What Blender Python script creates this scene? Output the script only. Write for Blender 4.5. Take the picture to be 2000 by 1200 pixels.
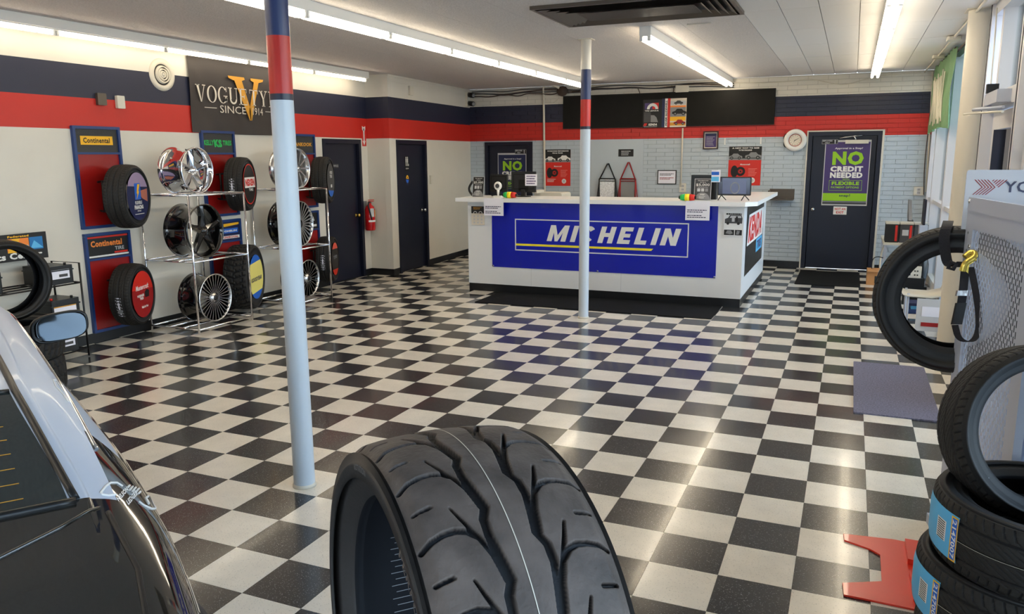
import bpy, math, random
import numpy as np
from mathutils import Vector, Matrix
from mathutils.bvhtree import BVHTree
PI = math.pi
random.seed(7)
for o in list(bpy.data.objects): bpy.data.objects.remove(o)
SC = bpy.context.scene
COL = SC.collection
def rad(a): return a*PI/180
def lin(v):
    v = v/255.0
    return v/12.92 if v <= .04045 else ((v+.055)/1.055)**2.4
def RGB(r, g, b): return (lin(r), lin(g), lin(b), 1)

# ------------------------------------------------------------------ camera (solved from the floor tiles)
T = .3048
CAM = Vector((-.61670*T, -15.6822*T, 5.9111*T))
YAW, PIT, ROL, FPX = -.40420, .18840, -.0066, 1536.28
_f = Vector((math.sin(YAW)*math.cos(PIT), math.cos(YAW)*math.cos(PIT), -math.sin(PIT)))
_r0 = Vector((math.cos(YAW), -math.sin(YAW), 0)); _u0 = _r0.cross(_f)
_r = _r0*math.cos(ROL)+_u0*math.sin(ROL); _u = _u0*math.cos(ROL)-_r0*math.sin(ROL)
cd = bpy.data.cameras.new('camera'); cam = bpy.data.objects.new('camera', cd); COL.objects.link(cam)
cd.sensor_width = 36; cd.lens = FPX/2000*36; cd.clip_start = .05; cd.clip_end = 300
m3 = Matrix((_r, _u, -_f)).transposed()
cam.matrix_world = Matrix.Translation(CAM) @ m3.to_4x4()
SC.camera = cam
def P(x, y, ax, v):
    """point of a real plane (axis ax = v) seen at photo pixel x, y"""
    d = _f+_r*((x-1000)/FPX)-_u*((y-600)/FPX)
    return CAM+d*((v-CAM[ax])/d[ax])
def pix(p):
    d = Vector(p)-CAM; z = d.dot(_f)
    return (1000+FPX*d.dot(_r)/z, 600-FPX*d.dot(_u)/z, z)

# ------------------------------------------------------------------ light
SC.view_settings.view_transform = 'Standard'; SC.view_settings.look = 'None'
SC.view_settings.gamma = 1; SC.view_settings.use_curve_mapping = False
SC.view_settings.exposure = 0.85
TUBE_POWER = 9.0
SKY_POWER = 4.3
w = bpy.data.worlds.new('sky'); SC.world = w; w.use_nodes = True
nt = w.node_tree; nt.nodes.clear()
wo = nt.nodes.new('ShaderNodeOutputWorld'); bg = nt.nodes.new('ShaderNodeBackground')
tc = nt.nodes.new('ShaderNodeTexCoord'); sp = nt.nodes.new('ShaderNodeSeparateXYZ'); cr = nt.nodes.new('ShaderNodeValToRGB')
nt.links.new(tc.outputs['Generated'], sp.inputs[0]); nt.links.new(sp.outputs[2], cr.inputs[0])
cr.color_ramp.elements[0].position = 0.0; cr.color_ramp.elements[0].color = RGB(226, 236, 246)
cr.color_ramp.elements[1].position = .7; cr.color_ramp.elements[1].color = RGB(150, 190, 240)
nt.links.new(cr.outputs[0], bg.inputs[0]); bg.inputs[1].default_value = SKY_POWER
nt.links.new(bg.outputs[0], wo.inputs[0])
sd = bpy.data.lights.new('sun', 'SUN'); sd.energy = 2.2; sd.angle = rad(1.5); sd.color = (1, .95, .86)
so = bpy.data.objects.new('sun', sd); COL.objects.link(so); so.rotation_euler = (rad(28), rad(-12), 0)

# ------------------------------------------------------------------ materials
MATS = {}
def mat(name, col, rough=.5, metal=0, spec=.5, bump=0, bscale=40, var=0, vscale=8, coat=0, emit=0, trans=0, alpha=1, ior=1.45, detail=3):
    if name in MATS: return MATS[name]
    m = bpy.data.materials.new(name); m.use_nodes = True; n = m.node_tree; b = n.nodes['Principled BSDF']
    b.inputs['Base Color'].default_value = col; b.inputs['Roughness'].default_value = rough
    b.inputs['Metallic'].default_value = metal; b.inputs['Specular IOR Level'].default_value = spec
    b.inputs['Coat Weight'].default_value = coat; b.inputs['Coat Roughness'].default_value = .04
    b.inputs['Transmission Weight'].default_value = trans; b.inputs['IOR'].default_value = ior; b.inputs['Alpha'].default_value = alpha
    if emit: b.inputs['Emission Color'].default_value = col; b.inputs['Emission Strength'].default_value = emit
    if bump or var:
        t = n.nodes.new('ShaderNodeTexCoord')
    if var:
        q = n.nodes.new('ShaderNodeTexNoise'); q.inputs['Scale'].default_value = vscale; q.inputs['Detail'].default_value = 5
        n.links.new(t.outputs['Object'], q.inputs['Vector'])
        r = n.nodes.new('ShaderNodeValToRGB'); r.color_ramp.elements[0].position = .3; r.color_ramp.elements[1].position = .7
        r.color_ramp.elements[0].color = tuple(c*(1-var) for c in col[:3])+(1,); r.color_ramp.elements[1].color = tuple(min(1, c*(1+var)) for c in col[:3])+(1,)
        n.links.new(q.outputs[0], r.inputs[0]); n.links.new(r.outputs[0], b.inputs['Base Color'])
    if bump:
        q = n.nodes.new('ShaderNodeTexNoise'); q.inputs['Scale'].default_value = bscale; q.inputs['Detail'].default_value = detail
        n.links.new(t.outputs['Object'], q.inputs['Vector'])
        u = n.nodes.new('ShaderNodeBump'); u.inputs['Strength'].default_value = bump; u.inputs['Distance'].default_value = .004
        n.links.new(q.outputs[0], u.inputs['Height']); n.links.new(u.outputs[0], b.inputs['Normal'])
    MATS[name] = m
    return m
def banded(name, stops, rough=.5, bump=.15, bscale=60, coat=0):
    """paint whose colour bands lie at fixed heights on the wall"""
    m = mat(name, stops[0][1], rough, bump=bump, bscale=bscale, coat=coat); n = m.node_tree; b = n.nodes['Principled BSDF']
    g = n.nodes.new('ShaderNodeNewGeometry'); s = n.nodes.new('ShaderNodeSeparateXYZ'); d = n.nodes.new('ShaderNodeMath'); d.operation = 'DIVIDE'; d.inputs[1].default_value = 4
    r = n.nodes.new('ShaderNodeValToRGB'); r.color_ramp.interpolation = 'CONSTANT'
    while len(r.color_ramp.elements) < len(stops): r.color_ramp.elements.new(.5)
    for e, (z, c) in zip(r.color_ramp.elements, stops): e.position = z/4; e.color = c
    n.links.new(g.outputs['Position'], s.inputs[0]); n.links.new(s.outputs[2], d.inputs[0]); n.links.new(d.outputs[0], r.inputs[0])
    q = n.nodes.new('ShaderNodeTexNoise'); q.inputs['Scale'].default_value = 1.7; q.inputs['Detail'].default_value = 6
    mx = n.nodes.new('ShaderNodeMix'); mx.data_type = 'RGBA'; mx.blend_type = 'MULTIPLY'; mx.inputs[0].default_value = 1
    mr = n.nodes.new('ShaderNodeMapRange'); mr.inputs['To Min'].default_value = .9; mr.inputs['To Max'].default_value = 1.06
    n.links.new(g.outputs['Position'], q.inputs['Vector']); n.links.new(q.outputs[0], mr.inputs[0])
    n.links.new(r.outputs[0], mx.inputs[6]); n.links.new(mr.outputs[0], mx.inputs[7]); n.links.new(mx.outputs[2], b.inputs['Base Color'])
    return m
def tile_mat(name, base, fl1, fl2, rough=.19):
    m = mat(name, base, rough, spec=.5, coat=.15); n = m.node_tree; b = n.nodes['Principled BSDF']
    b.inputs['Coat Roughness'].default_value = .07
    g = n.nodes.new('ShaderNodeNewGeometry')
    oi = n.nodes.new('ShaderNodeObjectInfo')
    mp = n.nodes.new('ShaderNodeMapping'); mp.inputs['Scale'].default_value = (1, 2.6, 1); mp.inputs['Rotation'].default_value = (0, 0, .5)
    n.links.new(g.outputs['Position'], mp.inputs[0])
    dn = n.nodes.new('ShaderNodeTexNoise'); dn.inputs['Scale'].default_value = 40
    ad = n.nodes.new('ShaderNodeMix'); ad.data_type = 'RGBA'; ad.blend_type = 'ADD'; ad.inputs[0].default_value = .02
    n.links.new(mp.outputs[0], dn.inputs[0]); n.links.new(mp.outputs[0], ad.inputs[6]); n.links.new(dn.outputs[1], ad.inputs[7])
    last = None
    for sc_, th, col in ((70, .105, fl1), (43, .09, fl2)):
        v = n.nodes.new('ShaderNodeTexVoronoi'); v.inputs['Scale'].default_value = sc_
        n.links.new(ad.outputs[2], v.inputs['Vector'])
        c = n.nodes.new('ShaderNodeMath'); c.operation = 'LESS_THAN'; c.inputs[1].default_value = th*1.5
        n.links.new(v.outputs['Distance'], c.inputs[0])
        x = n.nodes.new('ShaderNodeMix'); x.data_type = 'RGBA'; x.inputs[7].default_value = col
        n.links.new(c.outputs[0], x.inputs[0])
        if last is None:
            q = n.nodes.new('ShaderNodeTexNoise'); q.inputs['Scale'].default_value = 6; q.inputs['Detail'].default_value = 6
            n.links.new(g.outputs['Position'], q.inputs['Vector'])
            r = n.nodes.new('ShaderNodeMapRange'); r.inputs['To Min'].default_value = .82; r.inputs['To Max'].default_value = 1.15
            n.links.new(q.outputs[0], r.inputs[0])
            y = n.nodes.new('ShaderNodeMix'); y.data_type = 'RGBA'; y.blend_type = 'MULTIPLY'; y.inputs[0].default_value = 1; y.inputs[6].default_value = base
            n.links.new(r.outputs[0], y.inputs[7]); n.links.new(y.outputs[2], x.inputs[6])
        else: n.links.new(last.outputs[2], x.inputs[6])
        last = x
    n.links.new(last.outputs[2], b.inputs['Base Color'])
    q = n.nodes.new('ShaderNodeTexNoise'); q.inputs['Scale'].default_value = 2.2; q.inputs['Detail'].default_value = 5
    n.links.new(g.outputs['Position'], q.inputs['Vector'])
    r = n.nodes.new('ShaderNodeMapRange'); r.inputs['To Min'].default_value = rough*.7; r.inputs['To Max'].default_value = rough*1.5
    n.links.new(q.outputs[0], r.inputs[0]); n.links.new(r.outputs[0], b.inputs['Roughness'])
    u = n.nodes.new('ShaderNodeBump'); u.inputs['Strength'].default_value = .05; u.inputs['Distance'].default_value = .01
    n.links.new(q.outputs[0], u.inputs['Height']); n.links.new(u.outputs[0], b.inputs['Normal'])
    return m
def glass_mat(name, tint, gl=.08):
    m = bpy.data.materials.new(name); m.use_nodes = True; n = m.node_tree; n.nodes.clear()
    o = n.nodes.new('ShaderNodeOutputMaterial'); t = n.nodes.new('ShaderNodeBsdfTransparent'); g = n.nodes.new('ShaderNodeBsdfGlossy'); x = n.nodes.new('ShaderNodeMixShader')
    f = n.nodes.new('ShaderNodeFresnel'); f.inputs[0].default_value = 1.45
    t.inputs[0].default_value = tint; g.inputs['Roughness'].default_value = gl*.1
    n.links.new(f.outputs[0], x.inputs[0]); n.links.new(t.outputs[0], x.inputs[1]); n.links.new(g.outputs[0], x.inputs[2]); n.links.new(x.outputs[0], o.inputs[0])
    MATS[name] = m
    return m
NAVY = RGB(34, 37, 57); RED = RGB(192, 40, 30); CREAM = RGB(212, 206, 194); GREYB = RGB(180, 190, 198)
M_wall = banded('wall paint', [(0, CREAM), (2.08, RED), (2.385, NAVY), (2.69, CREAM)], .45, .12)
M_brick = banded('painted brick', [(0, GREYB), (2.09, RED), (2.40, NAVY), (2.71, CREAM)], .38, .3, 90)
M_pole = banded('pole paint', [(0, RGB(196, 204, 212)), (2.09, NAVY), (2.115, RED), (2.40, RGB(46, 58, 98)), (2.71, CREAM)], .3, .1, 50)
M_ceil = mat('ceiling board', RGB(204, 198, 194), .85, bump=1, bscale=70, var=.13, vscale=75, detail=6)
M_ceil2 = mat('smooth ceiling panel', RGB(224, 221, 217), .75, bump=.12, bscale=30)
M_tb = tile_mat('black vinyl tile', RGB(44, 44, 46), RGB(150, 150, 150), RGB(98, 98, 100))
M_tw = tile_mat('cream vinyl tile', RGB(222, 214, 200), RGB(150, 144, 134), RGB(190, 184, 174))
M_grout = mat('tile joint', RGB(30, 29, 28), .7)
M_base = mat('black vinyl baseboard', RGB(16, 17, 20), .35)
M_navy = mat('navy door paint', RGB(22, 25, 41), .35, spec=.4, bump=.05)
M_white = mat('white laminate', RGB(224, 224, 224), .3)
M_whitem = mat('white metal', RGB(226, 224, 218), .35)
M_trim = mat('cream painted metal', RGB(208, 200, 184), .45)
M_alu = mat('window frame paint', RGB(206, 204, 206), .4, bump=.05)
M_alud = mat('dark gasket', RGB(30, 28, 42), .5)
M_black = mat('black plastic', RGB(18, 18, 19), .35)
M_blackm = mat('matte black board', RGB(22, 21, 19), .75, spec=.3, var=.1)
M_rub = mat('tire rubber', RGB(40, 40, 41), .52, spec=.4, bump=.12, bscale=150)
M_tread = mat('tread rubber', RGB(38, 36, 34), .62, spec=.35, bump=.2, bscale=180)
M_rubd = mat('used tread rubber', RGB(86, 76, 70), .56, spec=.35, bump=.35, bscale=120, var=.38, vscale=16)
M_liner = mat('inner liner rubber', RGB(20, 21, 25), .7, spec=.2)
M_groove = mat('groove rubber', RGB(24, 24, 27), .6)
M_rubs = mat('worn sidewall rubber', RGB(46, 43, 42), .55, spec=.45, bump=.12, bscale=90, var=.15, vscale=10)
M_chrome = mat('chrome', RGB(225, 225, 228), .06, 1)
M_silver = mat('machined silver', RGB(205, 206, 208), .22, 1)
M_gloss = mat('gloss black paint', RGB(10, 10, 11), .08, coat=1)
M_bluef = mat('blue plastic frame', RGB(28, 56, 110), .3)
M_redp = mat('red panel', RGB(150, 24, 22), .28)
M_dgrey = mat('dark textured header', RGB(52, 52, 52), .5, bump=.8, bscale=120)
M_yel = mat('yellow print', RGB(238, 178, 30), .5)
M_by = mat('bright yellow print', RGB(246, 226, 40), .4)
M_gold = mat('gold print', RGB(206, 146, 44), .5)
M_ink = mat('black print', RGB(22, 20, 20), .5)
M_pw = mat('white print', RGB(226, 224, 220), .5)
M_cream = mat('cream print', RGB(214, 204, 188), .6)
M_pr = mat('red print', RGB(206, 40, 28), .45)
M_dkred = mat('dark red print', RGB(150, 24, 26), .45)
M_pg = mat('green print', RGB(146, 196, 30), .5)
M_kg = mat('bright green print', RGB(30, 176, 84), .5)
M_pb = mat('blue print', RGB(34, 96, 190), .5)
M_lb = mat('light blue print', RGB(90, 176, 222), .5)
M_pv = mat('violet print', RGB(66, 48, 104), .4)
M_pn = mat('navy print', RGB(26, 34, 74), .45)
M_or = mat('orange print', RGB(236, 132, 52), .5)
M_grey = mat('grey print', RGB(130, 130, 132), .5)
M_dg = mat('dark grey print', RGB(66, 66, 68), .5)
M_lg = mat('light grey print', RGB(190, 190, 192), .5)
M_pap = mat('white paper', RGB(228, 226, 236), .7)
M_vinyl = mat('blue banner vinyl', RGB(10, 24, 168), .22, bump=.35, bscale=7, detail=2)
M_bvinyl = mat('black banner vinyl', RGB(34, 32, 30), .3, bump=.5, bscale=6, detail=2)
M_cloth = mat('dark banner cloth', RGB(56, 50, 48), .6, bump=.5, bscale=5, detail=2)
M_gcloth = mat('green banner cloth', RGB(104, 138, 98), .8, bump=.3, bscale=8)
M_card = mat('cardboard', RGB(190, 138, 88), .8)
M_cable = mat('brown cable', RGB(66, 50, 42), .6)
M_brass = mat('brass', RGB(206, 170, 90), .2, 1)
M_carpet = mat('grey carpet mat', RGB(112, 110, 128), .95, bump=1, bscale=300, var=.35, vscale=90)
M_mat = mat('black rubber mat', RGB(13, 13, 14), .85, spec=.25, bump=.6, bscale=300)
M_extred = mat('extinguisher red', RGB(190, 20, 24), .22, coat=.5)
M_ored = mat('red powder coat', RGB(226, 52, 30), .3, coat=.3)
M_grill = mat('bronze grille', RGB(92, 84, 76), .4, .5)
M_rack = mat('grey powder coat', RGB(176, 180, 192), .4)
M_strap = mat('black webbing', RGB(34, 32, 36), .8, bump=.5, bscale=300)
M_hook = mat('yellow zinc hook', RGB(214, 186, 88), .3, .8)
M_carb = mat('car black paint', RGB(34, 32, 28), .05, coat=1)
M_carw = mat('car silver white paint', RGB(184, 192, 206), .34, coat=.15)
M_carg = mat('tinted rear glass', RGB(30, 38, 38), .03, coat=1)
M_asph = mat('asphalt', RGB(168, 166, 162), .9, bump=.4)
M_ywall = mat('yellow stucco', RGB(226, 176, 84), .8, bump=.3)
M_leaf = mat('tree leaves', RGB(58, 74, 44), .7, var=.3)
M_bark = mat('bark', RGB(92, 74, 58), .9)
M_foil = mat('silver foil', RGB(222, 224, 230), .35, .0, bump=1, bscale=60, var=.3, vscale=45)
M_plast = mat('beige plastic', RGB(206, 200, 186), .45)
M_screen = mat('screen glass', RGB(62, 64, 84), .12, coat=.5)
M_mir = mat('mirror glass', RGB(130, 138, 146), .01, 1)
M_tube = mat('lit fluorescent tube', (1, .88, .68, 1), .5, emit=TUBE_POWER)
M_glass = glass_mat('window glass', (.93, .97, .96, 1))
M_acry = mat('frosted acrylic', RGB(196, 196, 200), .3)

# ------------------------------------------------------------------ mesh builder
class MB:
    def __init__(s): s.v = []; s.f = []; s.m = []; s.sm = []; s.mats = []
    def mi(s, m):
        if m not in s.mats: s.mats.append(m)
        return s.mats.index(m)
    def add(s, vs, fs, m, smooth=False):
        o = len(s.v); k = s.mi(m); s.v += [tuple(x) for x in vs]
        for f in fs: s.f.append([i+o for i in f]); s.m.append(k); s.sm.append(smooth)
        return s
    def box(s, a, b, m, M=None):
        x0, y0, z0 = (min(a[i], b[i]) for i in range(3)); x1, y1, z1 = (max(a[i], b[i]) for i in range(3))
        vs = [Vector(p) for p in ((x0, y0, z0), (x1, y0, z0), (x1, y1, z0), (x0, y1, z0), (x0, y0, z1), (x1, y0, z1), (x1, y1, z1), (x0, y1, z1))]
        if M: vs = [M @ p for p in vs]
        return s.add(vs, [(0, 3, 2, 1), (4, 5, 6, 7), (0, 1, 5, 4), (1, 2, 6, 5), (2, 3, 7, 6), (3, 0, 4, 7)], m)
    def rbox(s, a, b, r, m, M=None, ax=2, n=3):
        """box with its four edges along axis ax rounded"""
        i, j = [k for k in range(3) if k != ax]
        x0, x1 = sorted((a[i], b[i])); y0, y1 = sorted((a[j], b[j])); z0, z1 = sorted((a[ax], b[ax]))
        pts = []
        for cx, cy, st in ((x1-r, y1-r, 0), (x0+r, y1-r, 1), (x0+r, y0+r, 2), (x1-r, y0+r, 3)):
            for k in range(n+1):
                t = (st+k/n)*PI/2; pts.append((cx+r*math.cos(t), cy+r*math.sin(t)))
        def mk(p, z):
            v = [0, 0, 0]; v[i] = p[0]; v[j] = p[1]; v[ax] = z
            return M @ Vector(v) if M else Vector(v)
        N = len(pts); vs = [mk(p, z0) for p in pts]+[mk(p, z1) for p in pts]
        fs = [tuple(range(N-1, -1, -1)), tuple(range(N, 2*N))]+[(k, (k+1) % N, N+(k+1) % N, N+k) for k in range(N)]
        if ax == 1: fs = [f[::-1] for f in fs]
        return s.add(vs, fs, m)
    def prism(s, pts, z0, z1, m, M=None):
        N = len(pts); vs = [Vector((p[0], p[1], z0)) for p in pts]+[Vector((p[0], p[1], z1)) for p in pts]
        if M: vs = [M @ p for p in vs]
        return s.add(vs, [tuple(range(N-1, -1, -1)), tuple(range(N, 2*N))]+[(k, (k+1) % N, N+(k+1) % N, N+k) for k in range(N)], m)
    def lathe(s, prof, m, n=48, M=None, smooth=True, a0=0, a1=2*PI, close=False, cap=False):
        """prof: (radius, height) pairs, axis = local Z; m may be one material or one per ring"""
        full = abs(a1-a0-2*PI) < 1e-6; N = n if full else n+1; K = len(prof); o = len(s.v)
        for r, h in prof:
            for k in range(N):
                t = a0+(a1-a0)*k/n; p = Vector((r*math.cos(t), r*math.sin(t), h)); s.v.append(tuple(M @ p if M else p))
        for a in range(K if close else K-1):
            b = (a+1) % K; mm = s.mi(m[a] if isinstance(m, list) else m)
            for k in range(n):
                k2 = (k+1) % N if full else k+1
                s.f.append([o+a*N+k, o+a*N+k2, o+b*N+k2, o+b*N+k]); s.m.append(mm); s.sm.append(smooth)
        if cap:
            s.f.append([o+k for k in range(N)][::-1]); s.m.append(s.mi(m if not isinstance(m, list) else m[0])); s.sm.append(False)
            s.f.append([o+(K-1)*N+k for k in range(N)]); s.m.append(s.mi(m if not isinstance(m, list) else m[-1])); s.sm.append(False)
        return s
    def cyl(s, a, b, r, m, n=12, r2=None, cap=True):
        a = Vector(a); b = Vector(b); d = b-a; q = d.to_track_quat('Z', 'Y').to_matrix().to_4x4(); M = Matrix.Translation(a) @ q
        return s.lathe([(r, 0), (r if r2 is None else r2, d.length)], m, n, M, cap=cap)
    def tube(s, pts, r, m, n=8, closed=False, smooth_path=0):
        pts = [Vector(p) for p in pts]
        for _ in range(smooth_path):
            q = [pts[0]]
            for a, b in zip(pts, pts[1:]): q += [a*.75+b*.25, a*.25+b*.75]
            pts = q+[pts[-1]]
        K = len(pts); o = len(s.v); prev = None; k_ = s.mi(m)
        for i, p in enumerate(pts):
            d = (pts[(i+1) % K]-pts[i-1]) if closed else (pts[min(i+1, K-1)]-pts[max(i-1, 0)])
            d.normalize()
            if prev is None: u = d.orthogonal().normalized()
            else: u = (prev-d*prev.dot(d)).normalized()
            prev = u; v = d.cross(u)
            for k in range(n):
                t = 2*PI*k/n; s.v.append(tuple(p+u*(r*math.cos(t))+v*(r*math.sin(t))))
        for i in range(K if closed else K-1):
            j = (i+1) % K
            for k in range(n): s.f.append([o+i*n+k, o+i*n+(k+1) % n, o+j*n+(k+1) % n, o+j*n+k]); s.m.append(k_); s.sm.append(True)
        if not closed:
            for q, rev in ((0, True), (K-1, False)):
                f = [o+q*n+k for k in range(n)]; s.f.append(f[::-1] if rev else f); s.m.append(k_); s.sm.append(False)
        return s
    def ball(s, c, r, m, n=12, M=None):
        rr = r if hasattr(r, '__len__') else (r, r, r)
        X = Matrix.Translation(Vector(c)) @ Matrix.Diagonal((*rr, 1))
        if M: X = M @ X
        return s.lathe([(math.sin(PI*k/(n//2*1.0))+1e-5, -math.cos(PI*k/(n//2*1.0))) for k in range(n//2+1)], m, n, X)
    def grid(s, V, m, smooth=True, wrap=False, flip=False):
        """V: array (rows, cols, 3); m: material or array of material index per quad row"""
        A, B = V.shape[:2]; o = len(s.v); s.v += [tuple(x) for x in V.reshape(-1, 3).tolist()]
        AA = A if wrap else A-1; k = s.mi(m) if not isinstance(m, np.ndarray) else None
        for a in range(AA):
            a2 = (a+1) % A
            for b in range(B-1):
                q = [o+a*B+b, o+a*B+b+1, o+a2*B+b+1, o+a2*B+b]
                s.f.append(q[::-1] if flip else q); s.m.append(k if k is not None else int(m[a, b])); s.sm.append(smooth)
        return s
    def mesh(s, name, X=None):
        me = bpy.data.meshes.new(name)
        vs = s.v if X is None else [tuple(X @ Vector(p)) for p in s.v]
        me.from_pydata(vs, [], s.f)
        for m in s.mats: me.materials.append(m)
        me.polygons.foreach_set('material_index', s.m); me.polygons.foreach_set('use_smooth', s.sm); me.update()
        return me
WM = {}
def wm(o): return WM.get(o.name, Matrix.Identity(4)) if o else Matrix.Identity(4)
def root_of(o):
    while o.parent: o = o.parent
    return o
def obj(name, mb, parent=None, local=False, label=None, cat=None, group=None, kind=None, auto=None):
    """mb in world coordinates unless local (then in its thing's own frame)"""
    X = None
    if parent and not local:
        Wp = wm(root_of(parent))
        if Wp != Matrix.Identity(4): X = Wp.inverted()
    me = mb.mesh(name, X) if isinstance(mb, MB) else mb
    o = bpy.data.objects.new(name, me); COL.objects.link(o)
    if parent: o.parent = parent
    return tag(o, label, cat, group, kind)
def tag(o, label=None, cat=None, group=None, kind=None):
    if label: o['label'] = label
    if cat: o['category'] = cat
    if group: o['group'] = group
    if kind: o['kind'] = kind
    return o
def thing(name, label, cat, M=None, group=None, kind=None):
    o = bpy.data.objects.new(name, None); COL.objects.link(o); o.empty_display_size = .1
    M = M if isinstance(M, Matrix) else Matrix.Translation(Vector(M or (0, 0, 0)))
    o.matrix_world = M; WM[o.name] = M.copy()
    return tag(o, label, cat, group, kind)
def solo(name, mb, label, cat, group=None):
    """a thing that is one mesh, origin moved to its base"""
    v = np.array(mb.v); c = Vector(((v[:, 0].min()+v[:, 0].max())/2, (v[:, 1].min()+v[:, 1].max())/2, v[:, 2].min()))
    o = bpy.data.objects.new(name, mb.mesh(name, Matrix.Translation(-c))); COL.objects.link(o); o.location = c; WM[o.name] = Matrix.Translation(c)
    return tag(o, label, cat, group)
def dup(root, M, label):
    r = root.copy(); COL.objects.link(r); r.matrix_world = M; WM[r.name] = M.copy(); r['label'] = label
    for ch in root.children:
        c = ch.copy(); COL.objects.link(c); c.parent = r
        for g in ch.children:
            d = g.copy(); COL.objects.link(d); d.parent = c
    return r
def frame(o, N, up=(0, 0, 1)):
    N = Vector(N).normalized(); U = Vector(up).cross(N).normalized(); V = N.cross(U)
    M = Matrix((U, V, N)).transposed().to_4x4(); M.translation = Vector(o)
    return M
# ------------------------------------------------------------------ flat print
_tc = {}
def text_mesh(st, bold=0, space=None):
    space = space or 1+bold*2.2; k = (st, bold, space)
    if k not in _tc:
        c = bpy.data.curves.new('t', 'FONT'); c.body = st; c.resolution_u = 2; c.offset = bold; c.space_character = space
        o = bpy.data.objects.new('t', c); me = bpy.data.meshes.new_from_object(o)
        vs = [tuple(v.co) for v in me.vertices]; fs = [tuple(p.vertices) for p in me.polygons]
        bpy.data.objects.remove(o); bpy.data.curves.remove(c); bpy.data.meshes.remove(me)
        a = np.array(vs) if vs else np.zeros((1, 3))
        _tc[k] = (a[:, :2], fs)
    return _tc[k]
class Canvas:
    """flat print lying on the local XY plane of matrix M"""
    def __init__(s, M): s.M = M; s.p = {}; s.h = .0008
    def mb(s, part): return s.p.setdefault(part, MB())
    def poly(s, part, pts, m, lay=1):
        s.mb(part).add([s.M @ Vector((x, y, lay*s.h)) for x, y in pts], [tuple(range(len(pts)))], m)
    def rect(s, part, x0, y0, x1, y1, m, lay=1): s.poly(part, [(x0, y0), (x1, y0), (x1, y1), (x0, y1)], m, lay)
    def ring(s, part, x, y, r0, r1, m, lay=1, sy=1, n=28, a0=0, a1=2*PI):
        vs = []; 
        for k in range(n+1):
            t = a0+(a1-a0)*k/n
            for r in (r0, r1): vs.append(s.M @ Vector((x+r*math.cos(t), y+r*math.sin(t)*sy, lay*s.h)))
        s.mb(part).add(vs, [(2*k, 2*k+1, 2*k+3, 2*k+2) for k in range(n)], m)
    def disc(s, part, x, y, r, m, lay=1, sy=1, n=28, a0=0, a1=2*PI):
        s.poly(part, [(x+r*math.cos(a0+(a1-a0)*k/n), y+r*sy*math.sin(a0+(a1-a0)*k/n)) for k in range(n)], m, lay)
    def outline(s, part, x0, y0, x1, y1, w, m, lay=1):
        s.rect(part, x0, y0, x1, y0+w, m, lay); s.rect(part, x0, y1-w, x1, y1, m, lay); s.rect(part, x0, y0+w, x0+w, y1-w, m, lay); s.rect(part, x1-w, y0+w, x1, y1-w, m, lay)
    def text(s, part, st, x0, y0, x1, y1, m, lay=2, bold=.02, shear=0):
        a, fs = text_mesh(st, bold)
        mn = a.min(0); mx = a.max(0); sx = (x1-x0)/(mx[0]-mn[0]); sy = (y1-y0)/(mx[1]-mn[1])
        q = (a-mn)*np.array((sx, sy)); q[:, 0] += q[:, 1]*shear
        s.mb(part).add([s.M @ Vector((x0+p[0], y0+p[1], lay*s.h)) for p in q], fs, m)
    def lines(s, part, x0, y0, x1, y1, n, m, lay=2, fill=.45, seed=1):
        r = random.Random(seed); dy = (y1-y0)/n
        for k in range(n):
            y = y1-(k+.75)*dy; x = x0
            e = x1-(x1-x0)*r.uniform(0, .3)
            while x < e:
                wd = (x1-x0)*r.uniform(.05, .14); s.rect(part, x, y, min(x+wd, e), y+dy*fill, m, lay); x += wd+(x1-x0)*.02
    def done(s, parent):
        for k, b in s.p.items(): obj(k, b, parent)
def board(name, M, w, h, t, m, label, cat, group=None, edge=None):
    """a thin sheet hanging on a wall, lower-left corner at the origin of M; returns root, canvas"""
    c = M @ Vector((w/2, 0, 0)); R = M.copy(); R.translation = c
    r = thing(name, label, cat, R, group)
    obj('backing', MB().box((0, 0, 0), (w, h, t), m, M), r)
    return r, Canvas(M @ Matrix.Translation((0, 0, t)))

# ================================================================== THE ROOM
WX = .92; LX = -7.05; BY = 8.75; FY = -7.6; CZ = 3.03
JY = 5.66; JX0 = -6.65; JX1 = -6.80
def struct(name, mb, parent=None): return obj(name, mb, parent, kind='structure' if not parent else None)
fl = struct('floor', MB().box((LX-.1, FY-.1, -.12), (WX+.1, BY+.1, -.004), M_grout))
tm = {}
for nm, m in (('floor_tile', M_tb), ('floor_tile', M_tw)):
    g = .0007; tm[m] = MB().box((g, g, -.005), (T-g, T-g, 0), m).mesh('floor_tile')
cand = []; rest = MB()
occl = [((655, 830, 1230, 1400), 1), ((0, 560, 200, 1400), 1), ((1815, 620, 2200, 1400), 1)]
for i in range(-24, 4):
    for j in range(-25, 29):
        x0, y0 = max(i*T, LX), max(j*T, FY); x1, y1 = min((i+1)*T, WX), min((j+1)*T, BY)
        if x1-x0 < .01 or y1-y0 < .01: continue
        m = M_tb if (i+j) % 2 == 0 else M_tw
        whole = x1-x0 > T-.001 and y1-y0 > T-.001
        sc = 0
        if whole:
            q = [pix(p) for p in ((x0, y0, 0), (x1, y0, 0), (x1, y1, 0), (x0, y1, 0))]
            if min(p[2] for p in q) > .3:
                cx = sum(p[0] for p in q)/4; cy = sum(p[1] for p in q)/4
                if 0 < cx < 2000 and 0 < cy < 1215 and not any(b[0] < cx < b[2] and b[1] < cy < b[3] for b, _ in occl):
                    sc = abs(sum(q[k][0]*q[(k+1) % 4][1]-q[(k+1) % 4][0]*q[k][1] for k in range(4)))/2
        cand.append((sc, x0, y0, x1, y1, m))
cand.sort(key=lambda c: -c[0])
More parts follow.
